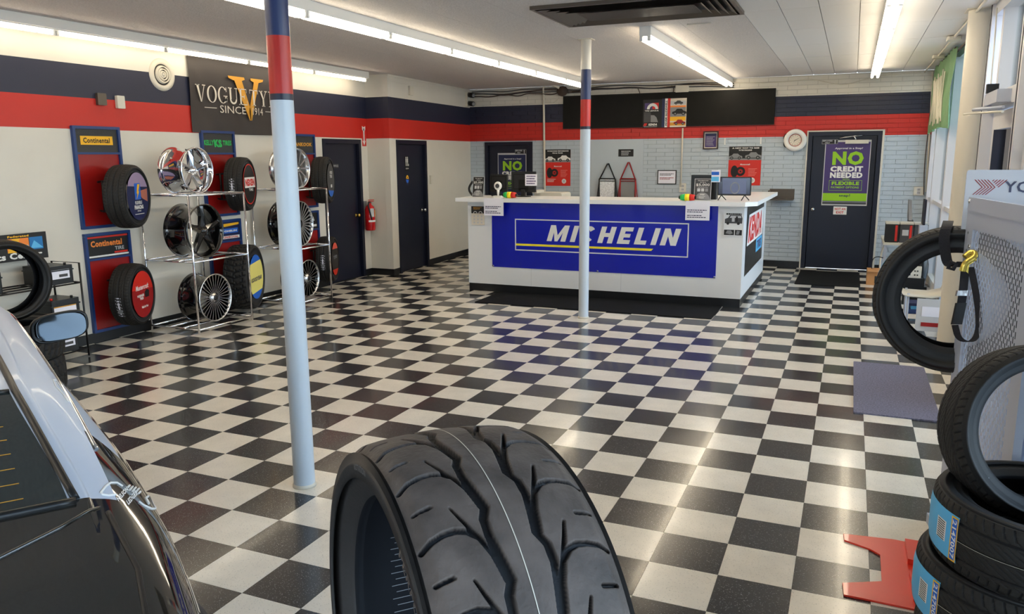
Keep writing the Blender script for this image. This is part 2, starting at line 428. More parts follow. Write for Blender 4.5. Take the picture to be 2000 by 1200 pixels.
for k, (sc, x0, y0, x1, y1, m) in enumerate(cand):
    if k < 299 and sc > 0:
        o = bpy.data.objects.new('floor_tile', tm[m]); COL.objects.link(o); o.location = (x0, y0, 0); o.parent = fl
    else: rest.box((x0+.0007, y0+.0007, -.005), (x1-.0007, y1-.0007, 0), m)
tag(obj('floor_tile', rest, fl), kind='stuff')

# ceiling: boards as parts
ce = struct('ceiling', MB().box((LX-.1, FY-.1, CZ+.02), (WX+.1, BY+.1, CZ+.14), M_ceil))
xs = [.70-.3*k for k in range(0, 7)]
xs = [WX, .70, .40, -.22, -.535, -.844, -1.16]
pan = []
yy = [FY]+[BY-1.22*k for k in range(12, -1, -1)]
def ceil_panels():
    rest = MB(); lst = []
    for a in range(len(xs)-1):
        for b in range(len(yy)-1): lst.append((xs[a+1], yy[b], xs[a], yy[b+1], M_ceil2, .003))
    x = -1.16
    while x > LX:
        x2 = max(LX, x-.61)
        for b in range(len(yy)-1): lst.append((x2, yy[b], x, yy[b+1], M_ceil, .0007))
        x = x2
    for (x0, y0, x1, y1, m, g) in lst:
        if y1-y0 < .02 or x1-x0 < .02: continue
        mb = MB().box((x0+g, y0+g, CZ), (x1-g, y1-g, CZ+.02), m)
        if y1 < -3: rest.v or None
        obj('ceiling_panel', mb, ce) if y1 > 0 else rest.box((x0+g, y0+g, CZ), (x1-g, y1-g, CZ+.02), m)
    tag(obj('ceiling_panel', rest, ce), kind='stuff')
ceil_panels()

# left wall, jog and back-left wall (with door openings)
D1 = (4.53, 5.47); DH = 2.075
wl = MB()
wl.box((LX-.12, FY, 0), (LX, D1[0], CZ), M_wall); wl.box((LX-.12, D1[1], 0), (LX, JY, CZ), M_wall); wl.box((LX-.12, D1[0], DH), (LX, D1[1], CZ), M_wall)
struct('wall_left', wl)
JM = Matrix.Translation((JX0, JY, 0)) @ Matrix.Rotation(math.atan2(JX0-JX1, BY-JY), 4, 'Z')   # local +Y runs along the jogged wall
JL = math.hypot(BY-JY, JX1-JX0)
D2 = (.20, 1.22)
wj = MB()
wj.prism([(LX-.12, JY), (JX0, JY), (JX0, JY+.1), (LX-.12, JY+.1)], 0, CZ, M_wall)
for a, b, z0 in ((0, D2[0], 0), (D2[1], JL, 0), (D2[0], D2[1], DH)): wj.box((-.1, a, z0), (0, b, CZ), M_wall, JM)
struct('wall_left_return', wj)
D3 = (-6.50, -5.55); D4 = (-.862, .20)
# back wall: mortar core with brick pieces
dk = lambda c_: tuple(q*.80 for q in c_[:3])+(1,)
M_mortar = banded('painted mortar joint', [(0, dk(GREYB)), (2.09, dk(RED)), (2.40, dk(NAVY)), (2.71, dk(CREAM))], .6, .3, 90)
bw = MB(); x = -7.2
for a, b, z0 in ((-6.95, D3[0], 0), (D3[1], D4[0], 0), (D4[1], WX+.12, 0), (D3[0], D3[1], DH), (D4[0], D4[1], 2.16)): bw.box((a, BY+.003, z0), (b, BY+.14, CZ), M_mortar)
wb = struct('wall_back', bw)
BH, BL = .0677, .295
bricks = []
meshes = {}
k = 0; z = .105
rr = random.Random(3)
while z < CZ-.01:
    x = JX1-.02-(BL/2 if k % 2 else 0)
    while x < WX:
        x0, x1 = max(x, JX1-.02), min(x+BL, WX); z1 = min(z+BH, CZ)
        segs = [(x0, x1)]
        for (d0, d1, dh) in ((D3[0], D3[1], DH), (D4[0], D4[1], 2.16)):
            if z < dh:
                ns = []
                for a, b in segs:
                    if b <= d0 or a >= d1: ns.append((a, b)); continue
                    if a < d0: ns.append((a, d0))
                    if b > d1: ns.append((d1, b))
                segs = ns
        for a, b in segs:
            if b-a > .02: bricks.append((a, b, z, z1))
        x += BL
    z += BH; k += 1
def hidden(a, b, z0, z1):
    for (p, q, r, s) in ((-4.96, -1.38, 2.25, 2.86), (-6.9, -1.2, 0, 1.12), (-4.45, -3.5, 1.1, 2.08)):
        if a > p-.1 and b < q+.1 and z0 > r-.02 and z1 < s+.02: return True
    return False
full = [q for q in bricks if abs(q[1]-q[0]-BL) < 1e-4 and abs(q[3]-q[2]-BH) < 1e-4 and not hidden(*q)]
full.sort(key=lambda q: -(q[0])); pick = set(full[:299])
g = .0045
bm_ = MB().box((g, 0, g), (BL-g, .008, BH-g), M_brick).mesh('brick')
rest = MB()
for q in bricks:
    if q in pick:
        o = bpy.data.objects.new('brick', bm_); COL.objects.link(o); o.location = (q[0], BY-.0050+rr.uniform(-.0008, .0008), q[2]); o.parent = wb
    else:
        dy = rr.uniform(-.0008, .0008); rest.box((q[0]+g, BY-.0050+dy, q[2]+g), (q[1]-g, BY+.003, q[3]-g), M_brick)
tag(obj('brick', rest, wb), kind='stuff')
obj('plaster_patch', MB().box((-4.45, BY-.012, .1), (-3.5, BY+.001, 2.085), M_brick), wb)
# storefront: sill walls and window frames on the right and behind the viewer
def storefront(name, y0, y1, muls, sill=1.14):
    w_ = thing(name, None, None, (WX, y0, 0), kind='structure')
    fr = MB()
    fr.box((WX-.02, y0, 0), (WX+.1, y1, .12), M_trim); fr.box((WX-.02, y0, CZ-.09), (WX+.1, y1, CZ), M_alu)
    fr.box((WX-.03, y0, sill-.025), (WX+.08, y1, sill+.03), M_alu)
    obj('window_frame', fr, w_)
    for y in muls:
        b = MB(); b.box((WX-.06, y-.05, .12), (WX+.1, y+.05, CZ-.09), M_alu); b.box((WX-.03, y+.051, .12), (WX+.05, y+.062, CZ-.09), M_alud); b.box((WX-.025, y+.062, .12), (WX+.06, y+.11, CZ-.09), M_alu)
        obj('mullion', b, w_)
    for a, b in zip(muls, muls[1:]):
        for z0, z1 in ((.12, sill-.025), (sill+.03, CZ-.09)): obj('pane', MB().box((WX+.045, a+.11, z0), (WX+.05, b-.05, z1), M_glass), w_)
    return w_
storefront('window_1', 3.3, BY, [BY-.06, 7.95, 6.35, 4.95, 3.35][::-1])
storefront('window_2', -7.6, 1.55, [-7.55, -6, -4.5, -3, -1.5, 0, 1.5])
# glass entrance door with its frame between the two windows
dr = thing('door_5', None, None, (WX, 2.4, 0), kind='structure')
b = MB()
for y in (3.2, 1.62): b.box((WX-.12, y-.06, 0), (WX+.1, y+.06, CZ), M_alu); b.box((WX-.124, y-.012, 0), (WX-.11, y+.012, CZ), M_alud)
b.box((WX-.10, 1.62, 2.16), (WX+.08, 3.2, 2.28), M_alu); b.box((WX-.1, 1.62, CZ-.1), (WX+.08, 3.2, CZ), M_alu)
b.box((WX-.09, 2.72, 2.28), (WX+.06, 2.80, CZ-.1), M_alu)
obj('door_frame', b, dr)
b = MB()
b.box((WX-.04, 2.98, .02), (WX+.03, 3.12, 2.14), M_alu); b.box((WX-.04, 1.7, .02), (WX+.03, 1.84, 2.14), M_alu); b.box((WX-.04, 1.84, 2.0), (WX+.03, 2.98, 2.14), M_alu); b.box((WX-.04, 1.84, .02), (WX+.03, 2.98, .28), M_alu)
b.box((WX-.045, 2.975, .28), (WX+.035, 2.985, 2.0), M_alud)
obj('door_rail', b, dr); obj('pane', MB().box((WX, 1.84, .28), (WX+.006, 2.98, 2.0), M_glass), dr)
obj('pane', MB().box((WX, 1.68, 2.28), (WX+.006, 2.72, CZ-.1), M_glass), dr)
obj('push_bar', MB().tube([(WX-.09, 3.0, 1.0), (WX-.09, 1.8, 1.0)], .012, M_alu), dr)
b = MB().box((WX-.19, 2.55, 2.17), (WX-.10, 1.95, 2.26), M_rack); b.tube([(WX-.15, 2.5, 2.16), (WX-.3, 2.2, 2.13), (WX-.15, 1.9, 2.13)], .012, M_rack)
b.box((WX-.2, 2.46, 2.26), (WX-.12, 2.40, 2.33), M_black)
obj('door_closer', b, dr)
# wall and glass behind the viewer
b = MB().box((LX-.1, FY-.12, 0), (-6.2, FY, CZ), M_wall).box((-6.2, FY-.12, 0), (WX+.1, FY, .35), M_wall).box((-6.2, FY-.12, 2.2), (WX+.1, FY, CZ), M_wall)
for x in (-4.6, -3, -1.4, .2): b.box((x-.04, FY-.1, .35), (x+.04, FY, 2.2), M_alu)
struct('wall_front', b)
for k, (a, c) in enumerate(((-6.2, -4.64), (-4.56, -3.04), (-2.96, -1.44), (-1.36, .16))): obj('window_%d' % (k+3), MB().box((a, FY-.05, .35), (c, FY-.045, 2.2), M_glass), kind='structure')
# baseboards
b = MB().box((LX, FY, 0), (LX+.006, D1[0]-.01, .10), M_base).box((LX, D1[1]+.01, 0), (LX+.006, JY, .1), M_base); struct('baseboard_left', b)
b = MB().box((LX, JY-.006, 0), (JX0, JY, .1), M_base)
for a, c in ((0, D2[0]-.01), (D2[1]+.01, JL)): b.box((0, a, 0), (.006, c, .1), M_base, JM)
struct('baseboard_left_return', b)
b = MB()
for a, c in ((JX1, D3[0]-.01), (D3[1]+.01, D4[0]-.01), (D4[1]+.01, WX-.03)): b.box((a, BY-.012, 0), (c, BY-.004, .1), M_base)
struct('baseboard_back', b)
# thin cove trim near the ceiling of the returned wall
b = MB().box((0, 0, CZ-.03), (.012, JL-.02, CZ), M_wall, JM).box((0, 0, CZ-.10), (.006, JL-.02, CZ-.09), M_wall, JM); struct('trim_1', b)

# doors: local frame = x along wall (left to right seen from the room), y up, z out of the wall
def door(name, M, w, h, handle_x, hm, extra=None, fm=M_navy, lit=None):
    R = M.copy(); R.translation = M @ Vector((w/2, 0, 0))
    d = thing(name, None, None, R, kind='structure')
    f = .062
    fr = MB().box((0, 0, -.08), (f, h, .02), fm, M).box((w-f, 0, -.08), (w, h, .02), fm, M).box((f, h-f, -.08), (w-f, h, .02), fm, M)
    fr.box((f, 0, -.08), (f+.012, h-f, -.03), fm, M).box((w-f-.012, 0, -.08), (w-f, h-f, -.03), fm, M)
    obj('door_frame', fr, d); obj('opening_backing', MB().box((-.03, 0, -.16), (w+.03, h+.03, -.085), fm, M), d)
    s_ = obj('door_slab', MB().box((f+.003, .008, -.075), (w-f-.003, h-f-.003, -.03), M_navy, M), d)
    hz = -.03
    k = MB(); X = M @ Matrix.Translation((handle_x, .95, hz))
    k.lathe([(.001, 0), (.03, 0), (.03, .008), (.011, .012), (.011, .035), (.026, .045), (.03, .06), (.022, .074), (.001, .078)], hm, 16, X)
    obj('door_knob', k, s_)
    return d
door('door_1', frame((LX, D1[0], 0), (1, 0, 0)), D1[1]-D1[0], DH, .80, M_brass)
door('door_2', JM @ Matrix(((0, 0, 1, 0), (1, 0, 0, D2[0]), (0, 1, 0, 0), (0, 0, 0, 1))), D2[1]-D2[0], DH, .88, M_silver)
door('door_3', frame((D3[0], BY, 0), (0, -1, 0)), D3[1]-D3[0], DH, .10, M_silver)
door('door_4', frame((D4[0], BY, 0), (0, -1, 0)), D4[1]-D4[0], 2.16, .13, M_silver)
obj('trim_2', MB().box((D4[0]-.02, BY-.022, 0), (D4[0]-.001, BY-.004, 2.17), M_plast).box((D4[0]-.02, BY-.022, 2.162), (D4[1]+.03, BY-.004, 2.18), M_plast).box((D4[1]+.001, BY-.022, 0), (D4[1]+.03, BY-.004, 2.17), M_plast), kind='structure')

# ================================================================== OUTSIDE
b = MB().box((WX+.1, -30, -.2), (60, 60, -.1), M_asph).box((-40, -60, -.2), (WX+.1, FY-.2, -.1), M_asph); obj('ground_outside', b, kind='structure')
yb = thing('yellow_building', 'low yellow stucco building across the lot seen through windows', 'building', (17, 14, -.1))
obj('wall', MB().box((14, 5, -.1), (20, 27, 2.0), M_ywall), yb); obj('roof', MB().box((13.8, 4.8, 2.0), (20.2, 27.2, 2.12), M_trim), yb)
b = MB().box((13.97, 8, 0), (14.0, 9, 1.7), M_navy); obj('door_panel', b, yb)
def tree(x, y, h, seed, label):
    r = random.Random(seed); t = thing('street_tree', label, 'tree', (x, y, -.1), 'trees outside')
    obj('trunk', MB().cyl((x, y, -.1), (x, y, h*.5), .16, M_bark, 8, .09), t)
    b = MB()
    V = []; F = []
    for k in range(900):
        d = Vector((r.gauss(0, 1), r.gauss(0, 1), r.gauss(0, .8))).normalized()*r.random()**.4
        c = Vector((x, y, h*.68))+Vector((d.x*h*.36, d.y*h*.36, d.z*h*.34)); s_ = .16
        a = Vector((r.gauss(0, 1), r.gauss(0, 1), r.gauss(0, 1))).normalized(); e = a.orthogonal().normalized()
        o_ = len(V); V += [c-a*s_, c+e*s_*.6, c+a*s_, c-e*s_*.6]; F.append((o_, o_+1, o_+2, o_+3))
    b.add(V, F, M_leaf); tag(obj('foliage', b, t), kind='stuff')
tree(9.5, 31, 5.0, 1, 'leafy tree outside seen low through the far window panes')
tree(12.2, 22, 4.5, 2, 'leafy tree outside in front of the yellow building')
tree(22.5, 12, 5.5, 3, 'leafy tree rising behind the yellow building')
def lot_car(x, y, rz, m, label):
    M = Matrix.Translation((x, y, -.1)) @ Matrix.Rotation(rz, 4, 'Z'); t = thing('parked_car', label, 'car', M, 'cars outside')
    sec = [(-2.1, .35, .6), (-2.0, .3, .85), (-1.2, .28, .95), (1.0, .28, .95), (1.9, .3, .8), (2.1, .35, .6)]
    V = np.array([[(s, w_*.85, z0) for w_ in (-1, -1, 1, 1) for z0 in ((a if abs(w_) and 0 else a),)] for s, a, c in sec]) if 0 else None
    b = MB()
    for (s0, a0, c0), (s1, a1, c1) in zip(sec, sec[1:]):
        b.add([(s0, -.85, a0), (s0, .85, a0), (s0, .8, c0), (s0, -.8, c0), (s1, -.85, a1), (s1, .85, a1), (s1, .8, c1), (s1, -.8, c1)], [(0, 4, 5, 1), (3, 2, 6, 7), (0, 3, 7, 4), (1, 5, 6, 2)], m)
    b.add([(-2.1, -.85, .35), (-2.1, .85, .35), (-2.1, .8, .6), (-2.1, -.8, .6)], [(0, 1, 2, 3)], m); b.add([(2.1, -.85, .35), (2.1, .85, .35), (2.1, .8, .6), (2.1, -.8, .6)], [(0, 3, 2, 1)], m)
    obj('body', b, t, local=True)
    obj('cabin', MB().prism([(-1.5, .93), (1.1, .93), (.5, 1.42), (-.9, 1.42)], -.66, .66, M_carg, Matrix(((1, 0, 0, 0), (0, 0, 1, 0), (0, 1, 0, 0), (0, 0, 0, 1)))), t, local=True)
    for sx in (-1.3, 1.3):
        for sy in (-.8, .8): obj('wheel', MB().cyl((sx, sy-.1, .3), (sx, sy+.1, .3), .3, M_rub, 18), t, local=True)
lot_car(6.3, 17.5, rad(70), M_carw, 'pale car parked outside beyond the far windows')
lot_car(9.4, 13.0, rad(85), M_bluef, 'blue car parked outside by the yellow building')

# ================================================================== COLUMNS, LIGHTS, CEILING THINGS
def pole(name, x, y, r, m, label, z1=CZ, group=None):
    t = thing(name, label, 'pole', (x, y, 0), group)
    obj('shaft', MB().cyl((x, y, 0), (x, y, z1), r, m, 40, cap=False), t)
    b = MB().lathe([(r+.001, 0), (r+.007, .0), (r+.006, .012), (r+.001, .02)], M_trim, 40, Matrix.Translation((x, y, 0)))
    obj('base_sealant', b, t)
    b = MB().rbox((x-r-.02, y-r-.02, z1-.006), (x+r+.02, y+r+.02, z1), .01, M_trim); obj('top_plate', b, t)
pole('support_pole', -2.895, -1.425, .0585, M_pole, 'nearer striped steel pole standing beside the big worn tire')
pole('support_pole', -2.89, 3.6, .056, M_pole, 'farther striped steel pole in front of the blue banner counter')
pole('support_pole', .765, 3.42, .115, M_trim, 'thick cream round column by the storefront windows')

def strip_light(x, ys, two, label, zt=CZ-.115, hw=.055):
    y0, y1 = ys[0], ys[-1]
    t = thing('strip_light', label, 'ceiling light', (x, (y0+y1)/2, CZ-.14), 'fluorescent strip lights')
    b = MB().box((x-hw, y0, CZ-.085), (x+hw, y1, CZ-.001), M_whitem).box((x-hw+.02, y0, CZ-.095), (x+hw-.02, y1, CZ-.084), M_whitem)
    obj('housing', b, t)
    offs = (-.038, .038) if two else (0,)
    for a, c in zip(ys, ys[1:]):
        for i, o_ in enumerate(offs):
            sh = .0 if i == 0 else .0
            obj('tube', MB().cyl((x+o_, a+.03+sh, zt), (x+o_, c-.03+sh, zt), .019, M_tube, 10), t)
            for y in (a+.018, c-.018): obj('lamp_holder', MB().box((x+o_-.014, y-.012, zt-.022), (x+o_+.014, y+.012, CZ-.08), M_whitem), t)
def row(x, ys, two, lab):
    k = 0
    while k < len(ys)-1:
        e = min(k+2, len(ys)-1); strip_light(x, ys[k:e+1], two, lab(k//2)); k = e
rowA = [5.32-1.236*k for k in range(10, -1, -1)]; rowB = [8.0-1.236*k for k in range(12, -1, -1)]
ordn = ['nearest', 'second', 'third', 'fourth', 'fifth', 'sixth', 'seventh']
row(-6.80, rowA, False, lambda k: 'single tube strip light along the left wall, %s of its row counted from the front' % ordn[k])
row(-4.27, rowB, True, lambda k: 'twin tube strip light in the middle ceiling row, %s counted from the front' % ordn[k])
row(-2.11, [3.0+1.42*k for k in range(5)], True, lambda k: 'twin tube strip light between vent and black board, %s half' % ('nearer' if k == 0 else 'farther'))
row(.02, [8.2-1.236*k for k in range(8, -1, -1)], True, lambda k: 'twin tube strip light in the right row near the windows, %s counted from the front' % ordn[k])

# ceiling air vent
t = thing('ceiling_vent', 'large bronze rectangular ceiling air vent with perforated centre', 'vent', (-1.95, 2.1, CZ-.05))
vx0, vx1, vy0, vy1 = -2.74, -1.14, 1.60, 2.60
b = MB()
for (a, c, d, e) in ((vx0, vy0, vx1, vy0+.03), (vx0, vy1-.03, vx1, vy1), (vx0, vy0+.03, vx0+.03, vy1-.03), (vx1-.03, vy0+.03, vx1, vy1-.03)): b.box((a, c, CZ-.03), (d, e, CZ-.001), M_grill)
obj('vent_frame', b, t); obj('plenum', MB().box((vx0+.03, vy0+.03, CZ-.006), (vx1-.03, vy1-.03, CZ-.002), M_ink), t)
for k in range(4):
    i = .045+.062*k; j = i+.05; b = MB(); q = []
    for d, z in ((i, CZ-.035-.002*k), (j, CZ-.008)): q += [(vx0+d, vy0+d, z), (vx1-d, vy0+d, z), (vx1-d, vy1-d, z), (vx0+d, vy1-d, z)]
    b.add(q, [(0, 1, 5, 4), (1, 2, 6, 5), (2, 3, 7, 6), (3, 0, 4, 7)], M_grill); obj('slat', b, t)
b = MB(); d = .31; nx, ny = 70, 26
for k in range(nx+1): xx = vx0+d+(vx1-vx0-2*d)*k/nx; b.box((xx-.0035, vy0+d, CZ-.036), (xx+.0035, vy1-d, CZ-.034), M_grill)
for k in range(ny+1): yy_ = vy0+d+(vy1-vy0-2*d)*k/ny; b.box((vx0+d, yy_-.0035, CZ-.037), (vx1-d, yy_+.0035, CZ-.0355), M_grill)
tag(obj('perforated_plate', b, t), kind='stuff')
solo('ceiling_clip', MB().box((-1.72, 3.05, CZ-.012), (-1.50, 3.07, CZ), M_trim), 'short brown strip on the ceiling beside the air vent', 'strip')

# pipes and wires
def wire(name, pts, r, m, label, cat='cable', sm=2): return solo(name, MB().tube(pts, r, m, 8, smooth_path=sm), label, cat)
yb_ = BY-.03
wire('conduit_pipe', [P(1064, 392, 1, yb_), P(1062, 185, 1, yb_), P(1061, 168, 1, yb_)+Vector((0, 0, 0)), P(1068, 163, 1, yb_-.03), P(1080, 166, 1, yb_-.1), P(1092, 172, 1, yb_-.05)], .02, M_trim, 'cream vertical conduit pipe left of the red poster', 'pipe')
wire('conduit_pipe', [(-2.84, yb_, 2.26), (-2.84, yb_, 1.29)], .013, M_trim, 'thin pale conduit pipe from the black board down to the outlet', 'pipe', 0)
px_ = [P(1808, 375, 1, yb_), P(1808, 136, 1, yb_)]
wire('conduit_pipe', [px_[0], (px_[0].x-.02, yb_, 2.2), (px_[0].x-.05, yb_, CZ-.03)], .012, M_trim, 'thin grey conduit pipe in the corner above the right outlet', 'pipe', 0)
wire('conduit_pipe', [(.70, yb_, CZ-.03), (.70, 6.7, CZ-.025), (.70, 3.0, CZ-.025), (.70, 1.4, CZ-.025)], .012, M_trim, 'cream conduit pipe running along the ceiling near the windows', 'pipe', 0)
for yy_, lb in ((6.75, 'farther'), (5.05, 'nearer')): solo('junction_box', MB().rbox((.64, yy_-.09, CZ-.05), (.77, yy_+.09, CZ-.012), .015, M_trim), lb+' cream junction box on the ceiling conduit', 'junction box')
r_ = random.Random(5)
for k, (z0, lb) in enumerate(((2.98, 'uppermost'), (2.955, 'second'), (2.93, 'third'), (2.91, 'lowest'))):
    pts = []; n_ = 14
    for q in range(n_+1): xx = -6.74+(4.7 if k < 3 else 2.2)*q/n_; pts.append((xx, yb_-.004*k, z0+r_.uniform(-.018, .018)-(.03 if q % 4 == 2 else 0)))
    wire('cable', pts, .009, M_cable if k % 2 else M_dg, lb+' of the loose cables along the top of the back wall')
wire('cable', [(-2.2, yb_, 2.97), (-1.6, yb_, 2.93), (-1.1, yb_, 2.95), (-.85, yb_, 2.97), (-.45, yb_, 2.85), (-.2, yb_, 2.9), (.1, yb_, 2.98), (.65, yb_, 2.99)], .006, M_trim, 'thin pale wire looping along the wall above the door at right')
wire('cable', [(-3.62, yb_, 2.93), (-3.58, yb_, 2.85), (-3.58, yb_, 2.78)], .007, M_cable, 'short cable drooping behind the black board above the tire poster')
wire('cable', [(-3.05, yb_, 2.95), (-3.0, yb_, 2.9), (-3.04, yb_, 2.80)], .007, M_cable, 'short cable dropping to the black board beside the white box')
wire('cable', [P(1063, 190, 1, yb_), P(1080, 205, 1, yb_), P(1100, 180, 1, yb_)], .005, M_trim, 'thin wire loop hanging beside the cream conduit pipe')
b = MB().ball(P(1098, 178, 1, yb_-.02), (.11, .05, .09), M_cable, 10); solo('cable_coil', b, 'bundle of coiled cable left of the black board', 'cable')
b = MB(); p = P(1332, 175, 1, BY-.01)
b.rbox((-2.98, BY-.06, 2.84), (-2.76, BY-.006, 2.95), .01, M_plast, ax=1); solo('junction_box', b, 'white electrical box above the black board', 'junction box')
wire('cable', [(.80, yb_, 2.95), (.82, yb_, 2.4), (.80, yb_, 1.7), (.83, yb_, 1.2)], .006, M_cable, 'thin cable hanging down the right corner of the back wall')
wire('tension_wire', [P(1883, 223, 0, .635), P(1958, 218, 0, .635)], .008, M_trim, 'thin rod running level across the round cream column', 'rod', 0)
for k, (y0, y1) in enumerate(((8.6, 3.3),)):
    wire('cable', [(WX-.08, 8.6, 2.98), (WX-.09, 7, 2.96), (WX-.08, 5, 2.98), (WX-.1, 3.2, 2.95)], .014, M_cable, 'dark cable running along the top of the window wall')
wire('cable', [(WX-.13, 2.85, 2.95), (WX-.14, 2.7, 2.6), (WX-.13, 2.75, 2.3), (WX-.15, 2.62, 2.24)], .006, M_trim, 'thin pale wire hanging beside the glass door frame')

# outlets, boxes on walls
def outlet(M, w, h, label, m=M_plast, name='wall_outlet', holes=True):
    R = M.copy(); t = thing(name, label, 'outlet' if holes else 'wall box', R)
    obj('cover', MB().rbox((-w/2, 0, 0), (w/2, h, .02 if holes else .035), .008, m, M), t)
    if holes:
        c = Canvas(M @ Matrix.Translation((0, 0, .02)))
        for y in (h*.3, h*.68): c.disc('socket', 0, y, w*.22, M_lg); c.rect('socket', -.012, y-.01, -.006, y+.01, M_ink, 2); c.rect('socket', .006, y-.01, .012, y+.01, M_ink, 2)
        c.done(t)
outlet(frame((-2.81, BY-.006, 1.20), (0, -1, 0)), .11, .15, 'cream wall outlet with a cord, right of the framed notice')
outlet(frame((.76, BY-.006, 1.19), (0, -1, 0)), .14, .13, 'double outlet in the right corner beside the windows')
outlet(frame((.50, BY-.006, .55), (0, -1, 0)), .12, .12, 'low outlet box in the right corner beside the carton')
outlet(frame((LX, .98, 2.33), (1, 0, 0)), .10, .115, 'tan small box on the left wall stripe, left one of two', M_grill, 'wall_box', False)
outlet(frame((LX, 1.20, 2.31), (1, 0, 0)), .09, .125, 'cream small box on the left wall stripe, right one of two', M_plast, 'wall_box', False)
outlet(JM @ frame((0, .72, 2.77), (1, 0, 0)), .13, .14, 'yellowed square cover high on the returned left wall', M_trim, 'wall_box', False)
outlet(JM @ frame((0, 1.36, 1.37), (1, 0, 0)), .075, .14, 'white thermostat on the wall right of the restroom door', M_plast, 'wall_box', False)
outlet(frame((.86, BY-.006, 2.52), (0, -1, 0)), .08, .16, 'cream alarm box in the upper right corner of the back wall', M_trim, 'wall_box', False)
# round wall diffuser
M = frame(P(316, 146, 0, LX), (1, 0, 0)); t = thing('round_wall_vent', 'round white air diffuser on the left wall beside the dark banner', 'vent', M)
obj('rim', MB().lathe([(.17, 0), (.165, .012), (.12, .02), (.11, .004)], M_trim, 36, M), t)
obj('throat', MB().lathe([(.001, .002), (.115, .002)], M_ink, 30, M), t)
for r in (.095, .068, .042): obj('ring', MB().lathe([(r, .004), (r-.008, .03), (r-.022, .026), (r-.012, .004)], M_trim, 30, M), t)
obj('hub', MB().lathe([(.016, .004), (.016, .03), (.001, .034)], M_trim, 18, M), t)
# security cameras
t = thing('security_camera', 'pair of dark security cameras in the upper back left corner', 'camera', P(918, 205, 1, BY-.1))
o_ = P(917, 185, 1, BY-.16)
obj('bracket', MB().box((JX1+.0, BY-.2, 2.72), (JX1+.05, BY-.1, 2.98), M_plast), t)
for z_, s_ in ((2.93, 1), (2.78, 1)):
    b = MB().cyl((JX1+.04, BY-.14, z_), (JX1+.17, BY-.2, z_-.02), .045, M_black, 14); b.cyl((JX1+.17, BY-.2, z_-.02), (JX1+.18, BY-.205, z_-.022), .03, M_grey, 14)
    obj('camera_body', b, t)

# ================================================================== COUNTER
CX0, CX1, CY0 = -4.95, -1.325, 4.85; CT = 1.268
t = thing('service_counter', 'white L shaped service counter with overhanging white top and black base', 'counter', (-3.1, 5.2, 0))
b = MB().box((CX0, CY0, .105), (CX1, 5.45, CT-.05), M_white).box((-1.95, 5.45, .105), (CX1, 7.45, CT-.05), M_white)
obj('body', b, t)
b = MB().box((CX0+.004, CY0+.006, 0), (CX1-.004, 5.45, .105), M_base).box((-1.95, 5.45, 0), (CX1-.004, 7.45, .105), M_base); obj('kick_base', b, t)
b = MB(); out = [(CX0-.13, CY0-.11), (CX1+.02, CY0-.11), (CX1+.14, CY0+.06), (CX1+.14, 7.6), (-2.0, 7.6), (-2.0, 5.55), (CX0-.13, 5.55)]
b.prism(out, CT-.05, CT, M_white); obj('countertop', b, t)
c = Canvas(frame((CX0, CY0, 0), (0, -1, 0)))
for x in (.92, 2.15): c.rect('seam', x, .11, x+.004, CT-.05, M_lg)
c.done(t)
solo('floor_mat', MB().rbox((-4.47, 4.02, 0), (-1.53, 4.84, .008), .02, M_mat), 'long black rubber mat on the floor in front of the counter', 'mat')
solo('floor_mat', MB().rbox((-.84, 6.95, 0), (.02, 8.42, .008), .02, M_mat), 'black rubber mat on the floor before the back right door', 'mat')
solo('floor_mat', MB().rbox((-.065, 1.08, 0), (.49, 2.60, .010), .015, M_carpet), 'grey carpet mat on the checkered floor near the right tires', 'mat')

# blue front banner (the printed tire figure is left out)
def cloth(x0, y0, x1, y1, nx, ny, amp, seed, M, m, th=.0):
    r = random.Random(seed); w_ = [(r.uniform(2, 9), r.uniform(-6, 6), r.uniform(0, 6.28), r.uniform(.3, 1)) for _ in range(7)]
    V = np.zeros((ny+1, nx+1, 3))
    for a in range(ny+1):
        for b_ in range(nx+1):
            x = x0+(x1-x0)*b_/nx; y = y0+(y1-y0)*a/ny
            z = sum(q[3]*math.sin(q[0]*x+q[1]*y+q[2]) for q in w_)*amp/3
            V[a, b_] = M @ Vector((x, y, .004+amp+z))
    return MB().grid(V, m, flip=False)
bx0, bx1, bz0, bz1 = -4.59, -1.625, .345, CT-.05
M = frame((bx0, CY0, bz0), (0, -1, 0)); W_, H_ = bx1-bx0, bz1-bz0
R = M.copy(); R.translation = M @ Vector((W_/2, 0, 0))
t = thing('vinyl_banner', 'wide blue vinyl banner with white and yellow lettering on the counter front', 'banner', R)
obj('sheet', MB().box((0, 0, .001), (W_, H_, .004), M_vinyl, M), t)
obj('hem', MB().box((0, 0, .004), (W_, .02, .006), M_vinyl, M).box((0, H_-.02, .004), (W_, H_, .006), M_vinyl, M).box((0, .02, .004), (.02, H_-.02, .006), M_vinyl, M).box((W_-.02, .02, .004), (W_, H_-.02, .006), M_vinyl, M), t)
for x in (.012, W_/2, W_-.012):
    obj('grommet', MB().lathe([(.006, 0), (.013, 0), (.013, .004), (.006, .004)], M_silver, 14, M @ Matrix.Translation((x, .012, .006))), t)
c = Canvas(M @ Matrix.Translation((0, 0, .004)))
def bp(x, y): q = P(x, y, 1, CY0); return (q.x-bx0, q.z-bz0)
fx0, fy1 = bp(1006, 432); fx1, _ = bp(1346, 441); _, fy0 = bp(1006, 491)
fy0 = .235; fy1 = .655
c.outline('printed_frame', fx0, fy0, fx1, fy1, .014, M_pw)
c.rect('yellow_stripe', fx0+.014, .30, bp(1272, 491)[0], .328, M_by, 2); c.poly('yellow_stripe', [(bp(1272, 491)[0], .30), (bp(1276, 487)[0], .328), (bp(1272, 491)[0], .328)], M_by, 2)
